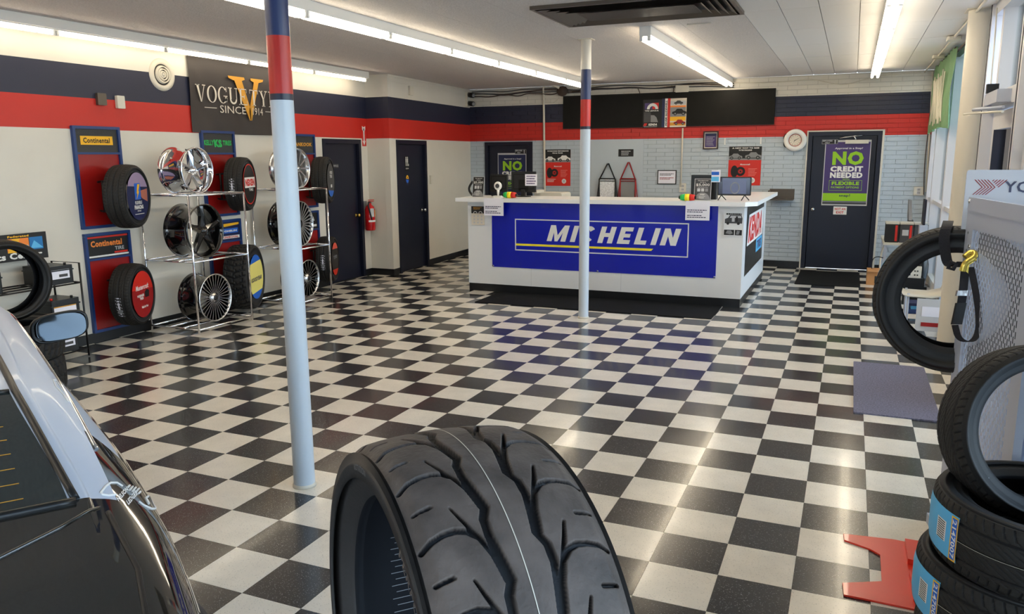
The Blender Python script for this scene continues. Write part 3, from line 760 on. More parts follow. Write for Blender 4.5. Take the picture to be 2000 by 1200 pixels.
tx0, tx1, ty0, ty1 = bp(1068, 476)[0], bp(1320, 482)[0], .375, .585
hL_ = ty1-ty0; st = hL_*.32; SHR = .30; cur = tx0
def blk(pts): c.poly('lettering', [(cur+x+y*SHR, ty0+y) for x, y in pts], M_pw, 3)
def bar(x0, y0, x1, y1): blk([(x0, y0), (x1, y0), (x1, y1), (x0, y1)])
WDT = {'M': 1.22, 'I': .27, 'C': .90, 'H': .92, 'E': .76, 'L': .70, 'N': .95}; tot = sum(WDT[q] for q in 'MICHELIN')*hL_; gap = (tx1-tx0-tot)/7
for ch in 'MICHELIN':
    w_ = WDT[ch]*hL_; h_ = hL_; hb = h_*.24
    if ch in 'MHNELI': bar(0, 0, st, h_)
    if ch in 'MHN': bar(w_-st, 0, w_, h_)
    if ch == 'M': blk([(st, h_), (st, h_*.55), (w_/2-st*.3, 0), (w_/2, 0), (w_/2, h_*.38)]); blk([(w_/2, h_*.38), (w_/2, 0), (w_/2+st*.3, 0), (w_-st, h_*.55), (w_-st, h_)])
    if ch == 'N': blk([(st, h_), (st, h_*.55), (w_-st, 0), (w_-st, h_*.45)])
    if ch == 'H': bar(st, h_*.38, w_-st, h_*.62)
    if ch == 'E': bar(st, 0, w_, hb); bar(st, h_*.39, w_*.9, h_*.61); bar(st, h_-hb, w_, h_)
    if ch == 'L': bar(st, 0, w_, hb)
    if ch == 'C':
        n_ = 24; q = []
        for i in range(n_+1):
            a_ = .22*PI+1.56*PI*i/n_
            for ra_, rb2 in ((w_*.5, h_*.5), (w_*.5-st, h_*.5-hb)): q.append((w_/2+ra_*math.cos(a_), h_/2+rb2*math.sin(a_)))
        for i in range(n_): blk([q[2*i], q[2*i+2], q[2*i+3], q[2*i+1]])
    cur += w_+gap
c.done(t)
# side banner
M = frame((CX1, 5.13, .34), (1, 0, 0)); t = thing('vinyl_banner', 'black vinyl banner with red and white lettering on the counter side', 'banner', frame((CX1, 6.1, .34), (1, 0, 0)))
W_, H_ = 1.98, .86
obj('sheet', MB().box((0, 0, .001), (W_, H_, .004), M_bvinyl, M), t); c = Canvas(M @ Matrix.Translation((0, 0, .004)))
c.poly('white_field', [(.10, .36), (W_-.08, .36), (W_-.02, .74), (.22, .74)], M_pw); c.text('lettering', 'KENDA', .2, .39, W_-.25, .71, M_pr, 2, .06, .22)
c.rect('blue_field', 1.15, .17, W_-.1, .35, M_lb); c.text('lettering', 'TIRES', 1.25, .20, W_-.2, .32, M_pv, 2, .04); c.done(t)
# sheets taped on the counter
def sheet(name, M, w, h, label, cat='sign', m=M_pap, group=None, t=.0012): return board(name, M, w, h, t, m, label, cat, group)
def onfront(x0, y0, x1, y1, lift=.012):
    a = P(x0, y0, 1, CY0-.02); b_ = P(x1, y1, 1, CY0-.02)
    return frame((a.x, CY0-lift, b_.z), (0, -1, 0)), b_.x-a.x, a.z-b_.z
for q, lb in (((951, 400, 989, 421), 'white paper notice taped at the left end of the blue banner'), ((1342, 403, 1388, 430), 'white paper notice taped at the right end of the blue banner')):
    M, w_, h_ = onfront(*q); M = frame((M.translation.x, CY0-.11-.004, M.translation.z), (0, -1, 0)); h_ = max(h_, .16)
    t, c = sheet('paper_notice', M, w_, h_+.07, lb, m=M_pap)
    c.lines('text_lines', .02, h_*.55, w_-.02, h_*.82, 2, M_pn, seed=1); c.lines('text_lines', .02, h_*.15, w_-.02, h_*.42, 2, M_pn, seed=2); c.done(t)
M, w_, h_ = onfront(920, 403, 946, 440); t, c = sheet('price_card', M, w_, h_, 'small black and white price card at the left edge of the counter front', m=M_cream)
c.rect('dark_header', 0, h_*.62, w_, h_, M_ink); c.lines('text_lines', .03, h_*.82, w_-.03, h_*.97, 3, M_gold, 2); c.ring('arch', w_*.3, h_*.62, .02, .03, M_lg, 2, a1=PI); c.ring('arch', w_*.7, h_*.62, .02, .03, M_lg, 2, a1=PI)
for i in range(3):
    for j in range(3): c.rect('figures', w_*(.16+.28*i), h_*(.08+.17*j), w_*(.28+.28*i), h_*(.17+.17*j), M_lg)
c.done(t)
M, w_, h_ = onfront(1414, 416, 1450, 462); t, c = sheet('flyer', M, w_, h_, 'small flyer with a van drawing and two photos on the counter front', m=M_white)
c.lines('text_lines', w_*.12, h_*.9, w_*.95, h_*.99, 1, M_ink, fill=.7)
y = h_*.55
c.poly('van_drawing', [(w_*.06, y), (w_*.06, y+.05), (w_*.22, y+.065), (w_*.32, y+.1), (w_*.9, y+.1), (w_*.96, y+.06), (w_*.95, y)], M_dg); c.poly('van_drawing', [(w_*.3, y+.065), (w_*.37, y+.09), (w_*.88, y+.09), (w_*.9, y+.065)], M_lg, 2)
for x in (.22, .76): c.disc('van_drawing', w_*x, y, .017, M_ink, 3)
c.rect('van_drawing', w_*.42, y+.02, w_*.56, y+.085, M_lg, 3); c.rect('van_drawing', w_*.62, y+.02, w_*.72, y+.085, M_ink, 3)
c.rect('photo', w_*.04, 0.01, w_*.56, h_*.27, M_ink); c.rect('photo', w_*.6, 0.01, w_*.96, h_*.27, M_ink); c.poly('photo', [(w_*.12, .03), (w_*.2, h_*.24), (w_*.4, h_*.24), (w_*.5, h_*.12), (w_*.36, .02)], M_grey, 2); c.poly('photo', [(w_*.66, .02), (w_*.7, h_*.24), (w_*.86, h_*.22), (w_*.8, .02)], M_grey, 2); c.done(t)

# things standing on the countertop (placed on the plane z = CT)
def topx(px, y): return P(px, 385, 1, y).x
def hz(py, y): return P(1200, py, 1, y).z
# display stands for brochures
def stand(x0, x1, y, h, label, tilt, first, right):
    w_ = x1-x0; M = Matrix.Translation((x0, y, CT+.002)) @ Matrix.Rotation(tilt, 4, 'X') @ Matrix(((1, 0, 0, 0), (0, 0, -1, 0), (0, 1, 0, 0), (0, 0, 0, 1)))
    t = thing('brochure_stand', label, 'sign', Matrix.Translation((x0+w_/2, y, CT)))
    obj('backing', MB().box((0, 0, -.004), (w_, h, 0), M_lg, M), t); obj('foot', MB().box((0, 0, -.07), (w_, .004, 0), M_acry, M), t)
    c = Canvas(M); c.rect('print', .006, .006, w_-.006, h-.006, M_dg if right else M_ink)
    c.text('lettering', 'Get approved', w_*.2, h*.88, w_*.8, h*.93, M_pw, 2); c.text('lettering', 'for up to', w_*.33, h*.8, w_*.67, h*.85, M_pw, 2)
    c.text('lettering', '$5,000', w_*.1, h*.64, w_*.9, h*.77, M_pw, 2, .01); c.lines('lettering', w_*.2, h*.58, w_*.85, h*.62, 1, M_lg)
    for i in range(3): c.rect('print', w_*(.18+.23*i), h*.40, w_*(.36+.23*i), h*.55, M_lg if i < 2 else M_grey, 2)
    c.disc('print', w_/2, .008, w_*.44, M_grey, 2, a1=PI, sy=.9*h*.36/(w_*.44)); c.text('lettering', 'snap!', w_*.36, h*.22, w_*.64, h*.30, M_pw, 3); c.lines('lettering', w_*.3, h*.06, w_*.7, h*.2, 3, M_pw, 3, .3); c.done(t); return t
stand(topx(922, 5.0), topx(944, 5.0), 5.0, hz(346, 5.0)-CT, 'dark upright brochure stand at the left end of the counter', rad(-10), True, False)
stand(topx(1355, 5.05), topx(1388, 5.05), 5.05, hz(347, 5.05)-CT-.01, 'grey upright brochure stand beside the small television', rad(-6), False, True)
b = MB(); x = topx(915, 5.12)
b.tube([(x+.07, 5.12, CT+.01), (x+.015, 5.12, CT+.07), (x+.01, 5.12, CT+.13), (x+.07, 5.12, CT+.21)], .016, M_ink, 10, smooth_path=2); solo('curved_strap', b, 'black curved strap sample at the far left end of the counter', 'strap')
def monitor(x0, x1, y, h, label, front=False, depth=.03):
    w_ = x1-x0; xc = (x0+x1)/2; t = thing('television' if front else 'computer_monitor', label, 'television' if front else 'monitor', (xc, y, CT))
    M = Matrix.Translation((x0, y, CT+.06)) @ Matrix(((1, 0, 0, 0), (0, 0, -1, 0), (0, 1, 0, 0), (0, 0, 0, 1)))
    obj('casing', MB().rbox((0, 0, -depth), (w_, h-.06, 0), .01, M_black, M, ax=2), t)
    c = Canvas(M)
    if front:
        c.rect('screen', .012, .018, w_-.012, h-.072, M_screen); c.rect('screen_picture', w_*.15, .02, w_*.86, h-.078, mat('pale screen picture', RGB(92, 98, 130), .15), 2)
        c.ring('screen_picture', w_*.52, h*.32, .045, .055, M_grey, 3, 1.3)
        for x in (.12, .82): obj('leg', MB().cyl((x0+w_*x, y, CT+.065), (x0+w_*x-.03, y-.05, CT+.004), .006, M_black, 8).cyl((x0+w_*x, y, CT+.065), (x0+w_*x+.05, y+.04, CT+.004), .006, M_black, 8), t)
    else:
        c.outline('back_ridge', w_*.08, h*.12, w_*.92, h*.72, .01, M_blackm); c.rect('back_ridge', w_*.3, h*.05, w_*.7, h*.5, M_blackm)
        obj('neck', MB().box((xc-.03, y-.02, CT+.01), (xc+.03, y+.02, CT+.1), M_black), t); obj('stand_base', MB().lathe([(.001, 0), (.11, 0), (.11, .008), (.001, .014)], M_black, 24, Matrix.Translation((xc, y, CT+.001)) @ Matrix.Diagonal((1, .7, 1, 1))), t)
    c.done(t); return t
monitor(topx(957, 5.36), topx(991, 5.36), 5.36, .30, 'black computer monitor seen from behind, left of the two beside the trophy')
monitor(topx(999, 5.28), topx(1046, 5.28), 5.28, .34, 'wider black computer monitor from behind with a note taped on it')
monitor(topx(1401, 5.1), topx(1466, 5.1), 5.1, hz(345, 5.1)-CT, 'small black television at the right end of the counter', True)
M = frame((topx(1026, 5.24), 5.235, CT+.15), (0, -1, 0)); t, c = sheet('handwritten_note', M, .175, .155, 'white handwritten note stuck on the right monitor', 'note'); c.lines('handwriting', .02, .015, .165, .145, 4, M_pv, seed=4); c.done(t)
b = MB().box((topx(1394, 5.07)-.055, 5.072, CT+.21), (topx(1394, 5.07)+.06, 5.075, CT+.36), M_pap)
t, c = sheet('blue_card', frame((topx(1388, 5.03), 5.028, CT+.22), (0, -1, 0)), .105, .145, 'white and blue card clipped between brochure stand and television', 'card'); c.rect('print', .0, .01, .09, .065, M_lb); c.rect('print', .0, .085, .09, .125, M_pb); c.done(t)
# tower behind brochure stand
solo('desk_speaker', MB().rbox((topx(1350, 5.3), 5.25, CT), (topx(1400, 5.3), 5.40, CT+.30), .01, M_black), 'black box standing behind the grey brochure stand', 'speaker')
# trophy
x = topx(973, 4.98); t = thing('trophy', 'small white trophy with a round head on the counter', 'trophy', (x, 4.98, CT))
obj('base', MB().rbox((x-.055, 4.94, CT), (x+.055, 5.02, CT+.025), .006, M_pw), t); obj('stem', MB().cyl((x, 4.98, CT+.025), (x, 4.98, CT+.11), .012, M_pw, 12, .02), t)
obj('head', MB().lathe([(.001, -.02), (.045, -.02), (.058, 0), (.045, .02), (.001, .02)], M_pw, 24, frame((x, 4.975, CT+.155), (0, -1, 0))), t); obj('disc', MB().lathe([(.001, 0), (.03, 0)], M_dg, 20, frame((x, 4.954, CT+.155), (0, -1, 0))), t)
def candy(px, y, label, s=1):
    x = topx(px, y); t = thing('candy_tin', label, 'tin', (x, y, CT), 'green yellow red tins')
    r = .042*s; z = CT+r
    for a, c_, m, n_ in ((-.085, -.03, M_kg, 'green_band'), (-.03, .025, M_by, 'yellow_band'), (.025, .085, M_pr, 'red_band')):
        ra = r if abs(a) < .05 else r*.8; rb = r if abs(c_) < .05 else r*.8
        obj(n_, MB().cyl((x+a*s, y, z), (x+c_*s, y, z), ra, m, 16, rb), t)
    for sg in (-1, 1): obj('end_knob', MB().cyl((x+sg*.085*s, y, z), (x+sg*.105*s, y, z), .02, M_black, 12), t)
candy(996, 4.86, 'green yellow and red tin beside the trophy'); candy(1343, 4.86, 'green yellow and red tin left of the grey brochure stand')
# printer and boxes behind the counter on a back desk
t = thing('printer', 'beige printer behind the counter left of the farther pole', 'printer', (-4.62, 6.2, .9))
obj('casing', MB().rbox((topx(1053, 6.2), 6.0, .95), (topx(1106, 6.2), 6.4, hz(377, 6.2)), .03, M_plast, ax=1), t); obj('paper_tray', MB().rbox((topx(1044, 6.0), 5.9, CT+.02), (topx(1054, 6.0), 6.2, CT+.06), .01, M_plast), t)
solo('desk', MB().box((-4.9, 5.9, .9), (-2.6, 6.6, .95), M_white).box((-4.88, 5.95, 0), (-4.84, 6.55, .9), M_white).box((-2.66, 5.95, 0), (-2.62, 6.55, .9), M_white), 'white work desk hidden behind the counter', 'desk')
# hanging clear bags
def bag(x, z0, w_, h, htop, m, mb_, label):
    y = BY-.06; t = thing('document_bag', label, 'bag', (x, y, z0), 'bags hanging on the wall')
    obj('pouch', MB().rbox((x-w_/2, y, z0), (x+w_/2, y+.03, z0+h), .012, m, ax=1), t)
    b = MB()
    for sx in (-1, 1): b.cyl((x+sx*w_/2, y-.004, z0), (x+sx*w_/2, y-.004, z0+h), .012, mb_, 8); b.cyl((x+sx*w_/2, y-.01, z0+h*.95), (x+sx*.01, y+.03, z0+htop), .012, mb_, 8); b.cyl((x+sx*(w_/2+.045), y+.0, z0), (x+sx*w_/2, y, z0+h), .008, mb_, 8)
    b.cyl((x-w_/2, y-.004, z0+h), (x+w_/2, y-.004, z0+h), .012, mb_, 8).cyl((x-w_/2, y-.004, z0), (x+w_/2, y-.004, z0), .01, mb_, 8).cyl((x-w_/2, y-.004, z0+h*.9), (x+w_/2, y-.004, z0+h*.9), .007, mb_, 8)
    obj('piping_and_strap', b, t); obj('wall_hook', MB().cyl((x, y+.06, z0+htop+.005), (x, y+.02, z0+htop+.005), .008, M_silver, 8), t)
bag(topx(1186, 8.7), 1.02, .29, .40, .66, M_foil, M_black, 'silver foil document bag with black straps on the back wall'); bag(topx(1226, 8.7), 1.02, .27, .40, .68, M_grey, M_dkred, 'grey document bag with red straps on the back wall')
# metal shelf tray by the door
solo('wall_shelf', MB().box((-1.40, BY-.3, 1.10), (-1.02, BY-.006, 1.115), M_grill).box((-1.40, BY-.02, 1.10), (-1.02, BY-.006, 1.27), M_grill).box((-1.40, BY-.3, 1.115), (-1.385, BY-.02, 1.25), M_grill), 'small grey metal tray shelf on the back wall left of the door', 'shelf')

# ================================================================== BACK WALL PRINT
def bwM(px0, py1, y=BY-.008): p = P(px0, py1, 1, y); return frame((p.x, y, p.z), (0, -1, 0))
def size(px0, py0, px1, py1, y=BY-.008): a = P(px0, py0, 1, y); b_ = P(px1, py1, 1, y); return b_.x-a.x, a.z-b_.z
t = thing('menu_board', 'long black board mounted across the upper back wall', 'board', (-3.17, BY-.02, 2.29))
obj('panel', MB().box((-4.955, BY-.04, 2.29), (-1.39, BY-.006, 2.845), M_blackm), t)
obj('edge_trim', MB().box((-4.955, BY-.045, 2.84), (-1.39, BY-.006, 2.85), M_ink).box((-4.955, BY-.045, 2.286), (-1.39, BY-.006, 2.293), M_ink), t)
# tire poster
M = bwM(1255, 250, BY-.05); w_, h_ = size(1255, 196, 1291, 250, BY-.05)
t, c = board('tire_poster', M, w_, h_, .002, M_ink, 'black poster with a grey tire picture on the long black board', 'poster')
c.rect('logo', .03, h_*.66, w_*.5, h_*.88, M_pv); c.rect('logo', w_*.5, h_*.66, w_-.06, h_*.88, M_pr); c.ring('logo', w_*.5, h_*.66, .05, .095, M_pw, 2, a1=PI); c.text('lettering', 'TIRE LEAGUE', .03, h_*.58, w_-.06, h_*.63, M_pw)
c.rect('tire_picture', .02, .09, w_*.42, h_*.56, M_dg); c.poly('tire_picture', [(w_*.42, .09), (w_*.42, h_*.45), (w_*.6, h_*.44), (w_*.72, h_*.36), (w_*.8, .09)], M_grey); c.poly('logo', [(.01, .03), (.03, .075), (.08, .075), (.06, .03)], M_pr); c.text('lettering', 'KENDA', .1, .035, w_-.08, .07, M_pw, bold=.05, shear=.2); c.rect('lettering', .02, .015, w_-.08, .02, M_pw); c.done(t)
M = bwM(1292, 249, BY-.05); w_, h_ = size(1292, 193, 1338, 248, BY-.05)
t, c = board('racing_poster', M, w_, h_, .002, M_cream, 'racing car poster with red and blue side stripes on the black board', 'poster')
c.rect('stripe', 0, 0, .05, h_, M_pn); c.rect('stripe', .05, 0, .095, h_, M_pw, 2); c.rect('stripe', .095, 0, .14, h_, M_pr)
R_ = M @ Matrix.Translation((.09, .02, .002)) @ Matrix.Rotation(PI/2, 4, 'Z'); c2 = Canvas(R_); c2.text('lettering', 'ADAM GLIDEWELL', 0, 0, h_-.05, .032, M_ink, 3, .04); c2.done(t)
for y0, y1, m in ((.03, .09, M_gold), (.12, .2, M_yel), (.2, .38, M_grey), (.38, .41, M_or), (.43, .50, M_lg)): c.rect('picture', .14, y0*h_/.55, w_-.01, y1*h_/.55, m)
def carpic(c, x, y, L, m, lay=2):
    c.poly('car_picture', [(x, y+.12*L), (x+.02*L, y+.26*L), (x+.22*L, y+.32*L), (x+.34*L, y+.46*L), (x+.66*L, y+.46*L), (x+.8*L, y+.32*L), (x+.98*L, y+.27*L), (x+L, y+.12*L)], m, lay)
    for q in (.22, .78): c.disc('car_picture', x+q*L, y+.13*L, .11*L, M_ink, lay+1); c.disc('car_picture', x+q*L, y+.13*L, .055*L, M_grey, lay+2)
carpic(c, .17, .22*h_/.55, .24, M_ink); carpic(c, .2, .425*h_/.55, .15, M_dg); carpic(c, .2, .03, .2, M_dkred); c.done(t)
# the two red tire posters
def redposter(px0, py0, px1, py1, label, title, m_car):
    M = bwM(px0, py1); w_, h_ = size(px0, py0, px1, py1); t, c = board('tire_poster', M, w_, h_, .0015, M_pr, label, 'poster')
    c.rect('photo', 0, h_*.65, w_, h_, M_ink); c.rect('photo', 0, h_*.65, w_, h_*.69, M_grey, 2); c.text('lettering', title[0], w_*.1, h_*.94, w_*.92, h_*.975, M_pw, 3, .04); c.text('lettering', title[1], w_*.3, h_*.885, w_*.7, h_*.92, M_pw, 3, .04)
    carpic(c, -.0, h_*.66, w_*.42, m_car, 3); carpic(c, w_*.5, h_*.66, w_*.5, m_car, 3)
    c.text('lettering', 'Mastercraft', w_*.36, h_*.52, w_*.66, h_*.56, M_pw, 2, .02, .2)
    c.disc('tire_picture', w_*.19, h_*.36, w_*.11, M_ink, 1, 1.7); c.ring('tire_picture', w_*.38, h_*.36, w_*.075, w_*.145, M_ink, 2); c.ring('tire_picture', w_*.38, h_*.36, w_*.05, w_*.07, M_dkred, 3); c.disc('tire_picture', w_*.38, h_*.36, w_*.03, M_ink, 3)
    c.lines('lettering', w_*.62, h_*.24, w_*.9, h_*.45, 6, mat('pink print', RGB(232, 140, 130), .5), 2, .35); c.lines('lettering', w_*.1, h_*.1, w_*.45, h_*.2, 3, M_pw, 2, .4); c.disc('seal', w_*.75, h_*.13, w_*.085, M_pw); c.disc('seal', w_*.75, h_*.13, w_*.05, M_lg, 2); c.done(t)
redposter(1064, 292, 1114, 363, 'red tire poster with white pickup photo left of the farther striped pole', ('WORKHORSE PERFORMANCE', 'FOR ALL TRUCKS'), M_pw)
redposter(1421, 286, 1481, 362, 'red tire poster with dark car photo behind the television', ('A NEW WAY TO RISE', 'TO THE CHALLENGE'), M_grey)
# framed things
def framed(name, q, fm, pm, label, cat, f=.02, d=.025):
    M = bwM(q[0], q[3]); w_, h_ = size(*q); R = M.copy(); R.translation = M @ Vector((w_/2, 0, 0)); t = thing(name, label, cat, R)
    obj('frame', MB().box((0, 0, 0), (w_, f, d), fm, M).box((0, h_-f, 0), (w_, h_, d), fm, M).box((0, f, 0), (f, h_-f, d), fm, M).box((w_-f, f, 0), (w_, h_-f, d), fm, M), t)
    obj('mount', MB().box((f, f, 0), (w_-f, h_-f, .008), pm, M), t); return t, Canvas(M @ Matrix.Translation((0, 0, .008))), w_, h_
t, c, w_, h_ = framed('framed_certificate', (1373, 257, 1401, 292), mat('dark wood', RGB(52, 30, 26), .4), M_cream, 'dark framed blue certificate on the back wall', 'certificate'); c.rect('print', .03, .035, w_-.03, h_-.035, M_pv); c.rect('print', .03, h_-.075, w_-.03, h_-.035, M_pn, 2); c.lines('lettering', .05, .06, w_-.05, h_-.08, 9, M_lg, 3, .3); c.done(t)
t, c, w_, h_ = framed('framed_notice', (1284, 332, 1320, 360), M_ink, M_pap, 'black framed white notice left of the cream outlet', 'notice', .014, .015); c.lines('lettering', .04, h_*.6, w_-.03, h_*.78, 2, M_dg, 2, .5); c.lines('lettering', .04, h_*.32, w_-.03, h_*.5, 2, M_dkred, 2, .5, 3); c.done(t)
t, c, w_, h_ = framed('black_plaque', (1208, 292, 1237, 306), M_ink, M_ink, 'small black plaque with pale letters above the hanging bags', 'plaque', .008, .01); c.lines('lettering', .05, h_*.12, w_-.04, h_*.85, 3, M_lg, 2, .45); c.done(t)
for x, lb in ((P(1416, 275, 1, BY).x, 'left'), (P(1486, 275, 1, BY).x, 'right')): solo('wall_clip', MB().box((x-.008, BY-.02, 1.98), (x+.012, BY-.006, 2.09), M_pw), 'small white clip above the red poster by the television, %s one' % lb, 'clip')
# round gauge with white dial
p = P(1553, 274, 1, BY-.07); M = frame(p, (0, -1, 0)); t = thing('wall_clock', 'round white dial gauge on the back wall beside the right door', 'clock', M)
obj('case', MB().lathe([(.001, -.05), (.16, -.05), (.172, -.01), (.168, .01), (.1, .015), (.1, .0), (.001, 0)], M_pw, 40, M), t); c = Canvas(M @ Matrix.Translation((0, 0, .001)))
c.disc('dial', 0, 0, .098, M_cream); c.ring('dial', 0, 0, .088, .097, M_dkred, 2)
for k in range(12): a = k*PI/6; c.rect('dial', .072*math.cos(a)-.004, .072*math.sin(a)-.004, .072*math.cos(a)+.004, .072*math.sin(a)+.004, M_ink, 2)
c.poly('hand', [(-.01, -.012), (.0, .004), (.055, .03), (.056, .026)], M_ink, 3); c.poly('hand', [(-.012, 0), (.0, .006), (-.02, -.045)], M_ink, 3); c.done(t)
b = MB(); q = P(1536, 275, 1, BY-.04)
b.ball(q+Vector((0, 0, .05)), (.05, .03, .06), M_black, 10).ball(q+Vector((.0, -.01, -.05)), (.045, .03, .06), M_black, 10).box(q+Vector((-.03, -.02, -.03)), q+Vector((.04, .02, .04)), M_dg); solo('black_bracket', b, 'black clamp bracket on the wall left of the round dial', 'bracket')
# door posters
def creditposter(M, w_, h_, label, full=True):
    t, c = board('credit_poster', M, w_, h_, .0015, M_lg, label, 'poster'); m0 = M_pv if full else M_pn
    c.rect('print', .012, .012 if not full else h_*.06, w_-.012, h_-.03, m0); 
    if full: c.rect('print', .012, h_*.07, w_-.012, h_*.19, M_pg, 2)
    c.text('lettering', 'Approval in a Snap!', w_*.22, h_*.855, w_*.82, h_*.89, M_pw, 2, .02, .1)
    c.text('lettering', 'NO', w_*.18, h_*.62, w_*.86, h_*.83, M_pg, 3, .05); c.text('lettering', 'CREDIT', w_*.15, h_*.52, w_*.86, h_*.605, M_pw, 3, .06); c.text('lettering', 'NEEDED', w_*.15, h_*.425, w_*.86, h_*.51, M_pw, 3, .06)
    c.text('lettering', 'WITH', w_*.43, h_*.395, w_*.58, h_*.415, M_pg, 3); c.outline('lettering', w_*.14, h_*.23, w_*.86, h_*.39, .004, M_pg, 2)
    c.text('lettering', 'FLEXIBLE', w_*.2, h_*.315, w_*.8, h_*.37, M_pg, 3, .05); c.text('lettering', 'PAYMENT OPTIONS', w_*.19, h_*.265, w_*.8, h_*.295, M_pg, 3); c.text('lettering', 'snap!', w_*.38, h_*.125, w_*.62, h_*.175, M_pn, 4, .02); c.rect('print', .012, .02, w_-.012, h_*.055, M_dg); c.done(t)
yd = BY+.028
a = P(1604, 401, 1, yd); w_, h_ = size(1605, 274, 1685, 402, yd); creditposter(frame((a.x, yd, a.z), (0, -1, 0)), w_, h_, 'violet and green credit poster on the right navy door')
a = P(973, 378, 1, yd); w_, h_ = size(973, 302, 1029, 392, yd); creditposter(frame((a.x, yd, a.z-.1), (0, -1, 0)), w_, h_, 'dark credit poster on the navy door behind the counter', False)
def smallsign(q, y, m, texts, tm_, label, name='small_sign', cat='sign', bold=.03):
    a = P(q[0], q[3], 1, y); w_, h_ = size(*q, y); t, c = board(name, frame((a.x, y, a.z), (0, -1, 0)), w_, h_, .003, m, label, cat)
    for s, x0, y0, x1, y1 in texts: c.text('lettering', s, w_*x0, h_*y0, w_*x1, h_*y1, tm_, 2, bold)
    return t, c, w_, h_
t, c, w_, h_ = smallsign((1627, 403, 1652, 419), yd, M_pw, [('NOT AN', .1, .55, .9, .85), ('EXIT', .22, .12, .78, .42)], M_pr, 'small white sign with red letters under the violet poster'); c.done(t)
for q, lb in (((1605, 273, 1636, 282), 'small black staff sign on the right navy door above the poster'), ((1006, 292, 1028, 301), 'small black staff sign on the navy door behind the counter')):
    t, c, w_, h_ = smallsign(q, yd, M_ink, [('EMPLOYEES', .05, .55, .65, .85), ('ONLY', .2, .15, .5, .42)], M_lg, lb); c.outline('border', .003, .003, w_-.003, h_-.003, .003, M_lg); c.disc('figure', w_*.82, h_*.72, .012, M_lg); c.rect('figure', w_*.79, h_*.12, w_*.85, h_*.6, M_lg); c.done(t)
t = thing('door_closer', 'silver hydraulic closer arm at the top of the right navy door', 'door closer', P(1660, 275, 1, yd))
a, b_ = P(1651, 281, 1, yd), P(1697, 273, 1, yd); obj('cylinder_body', MB().box((a.x, yd-.05, a.z), (b_.x, yd-.002, b_.z), M_plast), t)
obj('arm', MB().cyl(P(1640, 270, 1, yd-.03), P(1694, 262, 1, yd-.03), .012, M_silver, 8).cyl(P(1668, 266, 1, yd-.03), P(1672, 273, 1, yd-.03), .01, M_silver, 8), t)

# ================================================================== LEFT WALL PRINT AND DOORS
def lwM(px0, py1, x=LX): p = P(px0, py1, 0, x); return frame((x, p.y, p.z), (1, 0, 0))
# extinguisher arrow
M = frame((LX, 5.53, 1.98), (1, 0, 0)); t, c = board('arrow_sign', M, .11, .31, .002, M_pr, 'red sign with a white arrow pointing down to the extinguisher', 'sign')
c.poly('arrow', [(.05, .0+.012), (.09, .08), (.07, .075), (.07, .22), (.095, .25), (.095, .3), (.05, .28), (.008, .3), (.008, .25), (.035, .22), (.035, .075), (.012, .08)], M_pw); c.rect('arrow', .049, .06, .055, .2, M_pr, 2); c.rect('lettering', .03, .23, .07, .265, M_grey, 2); c.done(t)
# fire extinguisher
pb = P(724, 450, 0, LX+.09); M = Matrix.Translation((LX+.09, pb.y, P(724, 450, 0, LX+.09).z)); hh = P(724, 390, 0, LX+.09).z-pb.z
t = thing('fire_extinguisher', 'red fire extinguisher hanging on the wall between the two left doors', 'fire extinguisher', M)
obj('cylinder_body', MB().lathe([(.001, 0), (.07, 0), (.077, .02), (.077, hh*.68), (.06, hh*.78), (.028, hh*.84), (.024, hh*.9), (.001, hh*.9)], M_extred, 28, M), t)
obj('valve_handle', MB().box((-.02, -.02, hh*.88), (.02, .02, hh*.93), M_dg, M).box((-.012, -.02, hh*.93), (.012, .1, hh*.95), M_extred, M).box((-.012, -.02, hh*.98), (.012, .11, hh*1.0), M_extred, M), t)
obj('hose', MB().tube([M @ Vector(v) for v in ((0, -.02, hh*.9), (.03, -.09, hh*.85), (.05, -.075, hh*.6), (.06, -.045, hh*.35))], .011, M_black, 8, smooth_path=2), t)
b = MB().lathe([(.0785, hh*.28), (.0785, hh*.34)], M_pw, 14, M, a0=-1.3, a1=.5).lathe([(.0785, hh*.45), (.0785, hh*.72)], M_lg, 10, M, a0=-.9, a1=-.1).lathe([(.0785, hh*.45), (.0785, hh*.66)], M_yel, 8, M, a0=.15, a1=.7); obj('label_sticker', b, t)
obj('wall_bracket', MB().box((-.09, -.03, hh*.5), (-.07, .03, hh*.95), M_grey, M), t)
# door signs
xo = LX-.03+.001
p = P(672, 323, 0, LX-.03); t, c = board('office_sign', frame((LX-.03, P(652, 328, 0, LX).y-.0, 1.665), (1, 0, 0)), .155, .055, .003, M_ink, 'small black office sign on the first navy door', 'sign'); c.text('lettering', 'OFFICE', .012, .014, .143, .042, M_lg); c.outline('lettering', .002, .002, .153, .053, .002, M_grey); c.done(t)
FD = JM @ Matrix(((0, 0, 1, -.03), (1, 0, 0, D2[0]), (0, 1, 0, 0), (0, 0, 0, 1)))
M = FD @ Matrix.Translation((.33, 1.60, 0)); t, c = board('restroom_sign', M, .13, .23, .003, M_ink, 'black restroom sign with white figures on the second navy door', 'sign')
for x in (.035, .085): c.disc('figure', x, .205, .012, M_pw); c.rect('figure', x-.013, .13, x+.013, .19, M_pw); c.rect('figure', x-.009, .075, x-.002, .13, M_pw); c.rect('figure', x+.002, .075, x+.009, .13, M_pw)
c.ring('figure', .112, .09, .01, .016, M_pw); c.text('lettering', 'RESTROOM', .02, .025, .11, .045, M_pw); c.done(t)
M = FD @ Matrix.Translation((.395, 1.45, 0)); R = M; t = thing('round_sticker', 'oval yellow and blue sticker under the restroom sign', 'sticker', M); c = Canvas(M @ Matrix.Translation((0, 0, .001)))
